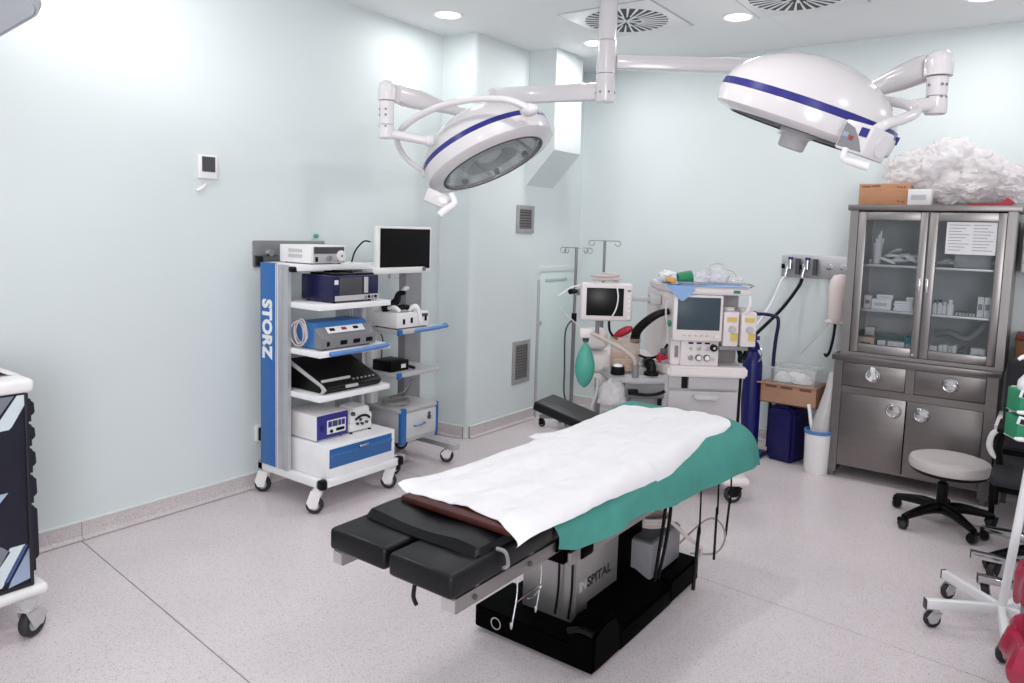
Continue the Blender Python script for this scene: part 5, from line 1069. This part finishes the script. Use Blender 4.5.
for k in range(5):
    a=2.63+2*PI*k/5; d=Vector((math.cos(a),math.sin(a),0)); p=Vector((CX_,CY_,0))
    B().tube([p+Vector((0,0,0.10)),p+d*0.18+Vector((0,0,0.09)),p+d*0.34+Vector((0,0,0.065))],[0.032,0.026,0.018],n=10,sub=3).obj('leg',BLACK if k else CHROME,t)
    e=p+d*0.345; caster(t,e.x,e.y,0.025,a+0.6,fork=BLACK,top=0.07,hubm=BLACK,w=0.036)
# ------------------------------------------------------------------ white stand with glove boxes
HX,HY=3.758,3.56
t=thing('glove_stand','white five legged stand carrying glove boxes at the right edge','stand',(HX,HY,0))
B().cyl((HX,HY,0.07),(HX+0.06,HY-0.08,0.86),0.0165,n=16).obj('pole',WHITE,t)
for k,(ex_,ey_) in enumerate(((3.502,3.41),(3.528,3.773),(3.79,3.28),(4.03,3.48),(3.90,3.85))):
    d=(Vector((ex_,ey_,0))-Vector((HX,HY,0))); L=d.length; a=math.atan2(d.y,d.x)
    lg=B(T3(HX,HY,0)@RZ(a)).box(0.0,L,-0.014,0.014,0.080,0.120,0.004).obj('leg',WHITE,t)
    B(T3(HX,HY,0)@RZ(a)).box(L,L+0.006,-0.0145,0.0145,0.078,0.122,0.003).obj('end_cap',GREYD,lg)
    e=Vector((HX,HY,0))+d*0.90; caster(t,e.x,e.y,0.034,TH+(0.3 if k else 0.0),fork=GREYL,top=0.082,hubm=GREYL,w=0.024)
GM=T3(3.80,3.50,0.072)@RZ(TH+math.radians(-8))
B(GM).box(-0.05,0.18,0.06,0.075,0.77,0.965,0.003).box(-0.06,0.18,-0.04,0.075,0.765,0.771).box(-0.06,0.18,-0.04,0.075,0.872,0.876).obj('holder',WHITEP,t)
for k,zz in enumerate((0.772,0.877)):
    t=thing('glove_box',['green and white glove box, lower one on the white stand','green and white glove box, upper one under the pump bottle'][k],'box',(3.80,3.5,zz+0.072),'glove boxes on the white stand')
    g0=B(GM).box(-0.07,0.18,-0.045,0.055,zz,zz+0.088,0.003).obj('carton',GREENP,t)
    B(GM@T3(-0.03,-0.046,zz+0.070)@Matrix.Rotation(math.radians(14),4,'Y')).box(-0.045,0.05,-0.003,0.0,-0.016,0.016,0.001).obj('white_label',PAPER,g0)
    B(GM@T3(-0.045,-0.050,zz+0.070)@Matrix.Rotation(math.radians(14),4,'Y')).box(-0.02,0.02,-0.001,0.001,-0.010,0.010).obj('dark_print',INKB,g0)
    B(GM).lathe([(0,0),(0.030,0),(0.030,0.004),(0,0.004)],22,M=T3(0.03,-0.045,zz+0.03)@Matrix.Rotation(PI/2,4,'X')@Matrix.Diagonal((1,0.7,1,1))).obj('opening',GREYL,g0)
    B(GM).sph((-0.055,-0.04,zz+0.004),0.016,(1.4,0.8,0.6)).obj('glove_tip',WHITEP,g0)
t=thing('pump_bottle','white pump bottle standing on the upper glove box','bottle',(3.785,3.5,1.038))
PB=T3(3.79,3.49,0.070)
B(PB).lathe([(0,0.966),(0.045,0.966),(0.048,0.975),(0.046,1.00),(0.022,1.035),(0.018,1.05),(0,1.05)],24).obj('body',WHITEP,t)
B(PB).lathe([(0,1.05),(0.016,1.05),(0.014,1.065),(0.008,1.068),(0.008,1.09),(0,1.09)],16).obj('collar',WHITEP,t)
B(PB).tube([(0.012,0.0,1.092),(-0.005,-0.003,1.098),(-0.035,-0.022,1.096),(-0.05,-0.03,1.085)],[0.012,0.014,0.009,0.006],n=10).obj('pump_head',WHITEP,t)
# ------------------------------------------------------------------ grey stand and bins at the right edge
t=thing('instrument_stand','grey steel instrument stand base behind the white glove stand','stand',(4.1,4.0,0))
for (x,y,x2,y2) in ((3.605,4.12,4.20,4.16),(3.655,3.835,4.2,3.90)):
    d=Vector((x2-x,y2-y,0)); a=math.atan2(d.y,d.x); lg=B(T3(x,y,0)@RZ(a)).box(0,d.length,-0.02,0.02,0.085,0.115,0.003).obj('leg',CHROME,t); B(T3(x,y,0)@RZ(a)).box(-0.004,0.0,-0.021,0.021,0.083,0.117).obj('end_cap',GREYD,lg)
B().box(4.18,4.22,3.88,4.18,0.085,0.115,0.003).obj('cross_leg',CHROME,t); B().cyl((4.2,4.03,0.1),(4.2,4.03,0.95),0.014,n=14).obj('pole',CHROME,t)
caster(t,3.68,3.84,0.040,1.9,fork=WHITEP,top=0.087,hubm=GREYL,w=0.03); caster(t,3.70,4.125,0.040,1.2,fork=BLACK,top=0.087,w=0.03); caster(t,4.19,3.9,0.04,0.4,fork=BLACK,top=0.087); caster(t,4.19,4.15,0.04,0.4,fork=BLACK,top=0.087)
B().box(3.95,4.5,3.85,4.2,0.95,0.97,0.004).obj('tray',CHROME,t)
def bin_(cx,cy,label,bodym,r,h,seed):
    t=thing('pedal_bin',label,'bin',(cx,cy,0),'bins with red bags at the right edge')
    B(T3(cx,cy,0)).lathe([(0,0),(r*0.92,0),(r*0.94,0.01),(r,h),(r*0.97,h),(r*0.9,0.02),(0,0.02)],36).obj('body',bodym,t)
    def bag(u,v):
        a=2*PI*u; rr=[(0,0.60,h-0.16),(0.25,0.9,h-0.02),(0.45,1.04,h+0.045),(0.6,1.12,h+0.02),(0.8,1.13,h-0.04),(1.0,1.07,h-0.085)]
        R_=lerp([(q[0],q[1]) for q in rr],v)*r; z=lerp([(q[0],q[2]) for q in rr],v)
        k=noise.noise((2.5*math.cos(a)+seed,2.5*math.sin(a),3*v)); R_+=0.018*k*(0.3+v)+0.006*math.sin(13*a+4*v); z+=0.018*noise.noise((3*math.cos(a),3*math.sin(a)+seed,v))*(1 if v>0.3 else 0)+(0.02*noise.noise((4*math.cos(a),4*math.sin(a),seed)) if v>0.9 else 0)
        return (cx+R_*math.cos(a),cy+R_*math.sin(a),z)
    q=B(); q.grid(bag,64,22); bmesh.ops.remove_doubles(q.bm,verts=q.bm.verts,dist=0.0005); q.obj('red_bag',REDBAG,t,'red plastic bin bag folded over the rim',angle=30)
    B().tube([(cx-r*0.99,cy-0.05,h-0.14),(cx-r*1.10,cy-0.03,h-0.19),(cx-r*1.06,cy-0.01,h-0.29),(cx-r*0.98,cy,h-0.33)],0.009,n=8).obj('carry_handle',GREYM,t)
    return t
bin_(3.972,2.60,'white pedal bin with red bag, nearest at the lower right corner',WHITEP,0.155,0.43,1.0)
bin_(3.968,3.10,'grey pedal bin with red bag behind the white one',GREYM,0.145,0.44,6.0)
tag(B(T3(3.86,3.3,0.45)).tube([(0,0,0),(0.0,0.02,0.03),(0.01,0.05,0.04),(0.02,0.08,0.03)],0.012,n=8).obj('foil_wrapper',CHROME),'shiny foil wrapper on the rim of the grey bin','wrapper')
# ------------------------------------------------------------------ crash cart at the left edge
t=thing('drawer_cart','dark striped drawer trolley with white top cut by the left edge','trolley',(0.47,0.75,0))
X1=0.72; YE=1.142
B().box(0.22,X1-0.004,0.40,YE,0.175,0.93,0.004).obj('body',DESIGN,t)
B().box(0.20,X1+0.015,0.36,YE+0.05,0.125,0.172,0.02,3).obj('base_bumper',WHITEP,t)
b=B(); b.box(0.20,X1+0.012,0.37,YE+0.022,0.932,0.985,0.018,3); b.obj('top_tray',WHITEP,t)
B().box(0.22,0.24,0.40,YE,0.985,1.02,0.008).box(0.22,X1-0.03,0.40,0.42,0.985,1.02,0.008).obj('tray_rim',WHITEP,t)
B().prism([(YE-0.02,0.985),(YE+0.015,0.985),(YE-0.06,1.022),(YE-0.09,1.022)],'x',0.26,X1-0.10,0.004).obj('tray_back',WHITEP,t)
B().box(0.30,X1-0.05,0.75,YE-0.085,0.985,1.030,0.004).obj('tray_liner',TRAYBROWN,t)
def stripe(pts,m_):
    pts=[(p+0.067,q) for p,q in pts]; B().prism(pts,'x',X1-0.0045,X1-0.002).obj('stripe',m_,t)
stripe([(0.72,0.80),(0.80,0.80),(0.93,0.925),(0.85,0.925)],STRL); stripe([(0.86,0.80),(0.94,0.80),(1.03,0.925),(0.955,0.925)],STRG); stripe([(0.955,0.80),(1.02,0.81),(1.066,0.89),(1.066,0.925),(1.04,0.925)],STRL); stripe([(0.955,0.798),(1.01,0.80),(1.02,0.81),(0.96,0.802)],STRL)
stripe([(0.76,0.35),(0.82,0.35),(1.0,0.56),(0.93,0.56)],STRS); stripe([(0.86,0.22),(0.90,0.19),(1.0,0.33),(0.97,0.36)],STRG); stripe([(0.91,0.19),(0.97,0.20),(1.05,0.345),(1.0,0.345)],STRL); stripe([(0.975,0.215),(0.99,0.215),(1.06,0.34),(1.045,0.34)],STRB); stripe([(0.99,0.19),(1.066,0.205),(1.066,0.33),(1.0,0.215)],STRS)
B().box(X1-0.01,X1+0.002,YE-0.012,YE+0.001,0.175,0.93,0.002).obj('corner_post',pm('post_black',(26,26,32),0.4),t)
B().box(0.22,X1,0.40,YE,0.172,0.190,0.003).obj('plinth',pm('post_black',(26,26,32)),t)
zt=0.905
for k,h in enumerate((0.10,0.095,0.105,0.12,0.27)):
    z1=zt; z0=zt-h+0.012
    fr=B().box(0.24,X1-0.005,YE,YE+0.012,z0,z1,0.002).obj('drawer',DESIGN,t)
    zh=z0+ (0.03 if k<4 else 0.05); B().prism([(YE+0.012,z1-0.005),(YE+0.028,z1-0.02),(YE+0.030,zh),(YE+0.018,zh-0.012),(YE+0.012,zh)],'x',0.28,X1-0.02,0.002).obj('handle',DESIGN,fr)
    zt-=h
caster(t,0.772,1.112,0.056,math.radians(-60),fork=GREYL,top=0.127,hubm=GREYL,w=0.036); caster(t,0.25,1.05,0.055,math.radians(-60),fork=GREYL,top=0.127,w=0.036); caster(t,0.68,0.42,0.055,0.3,fork=GREYL,top=0.127,w=0.036); caster(t,0.27,0.42,0.055,0.3,fork=GREYL,top=0.127,w=0.036)
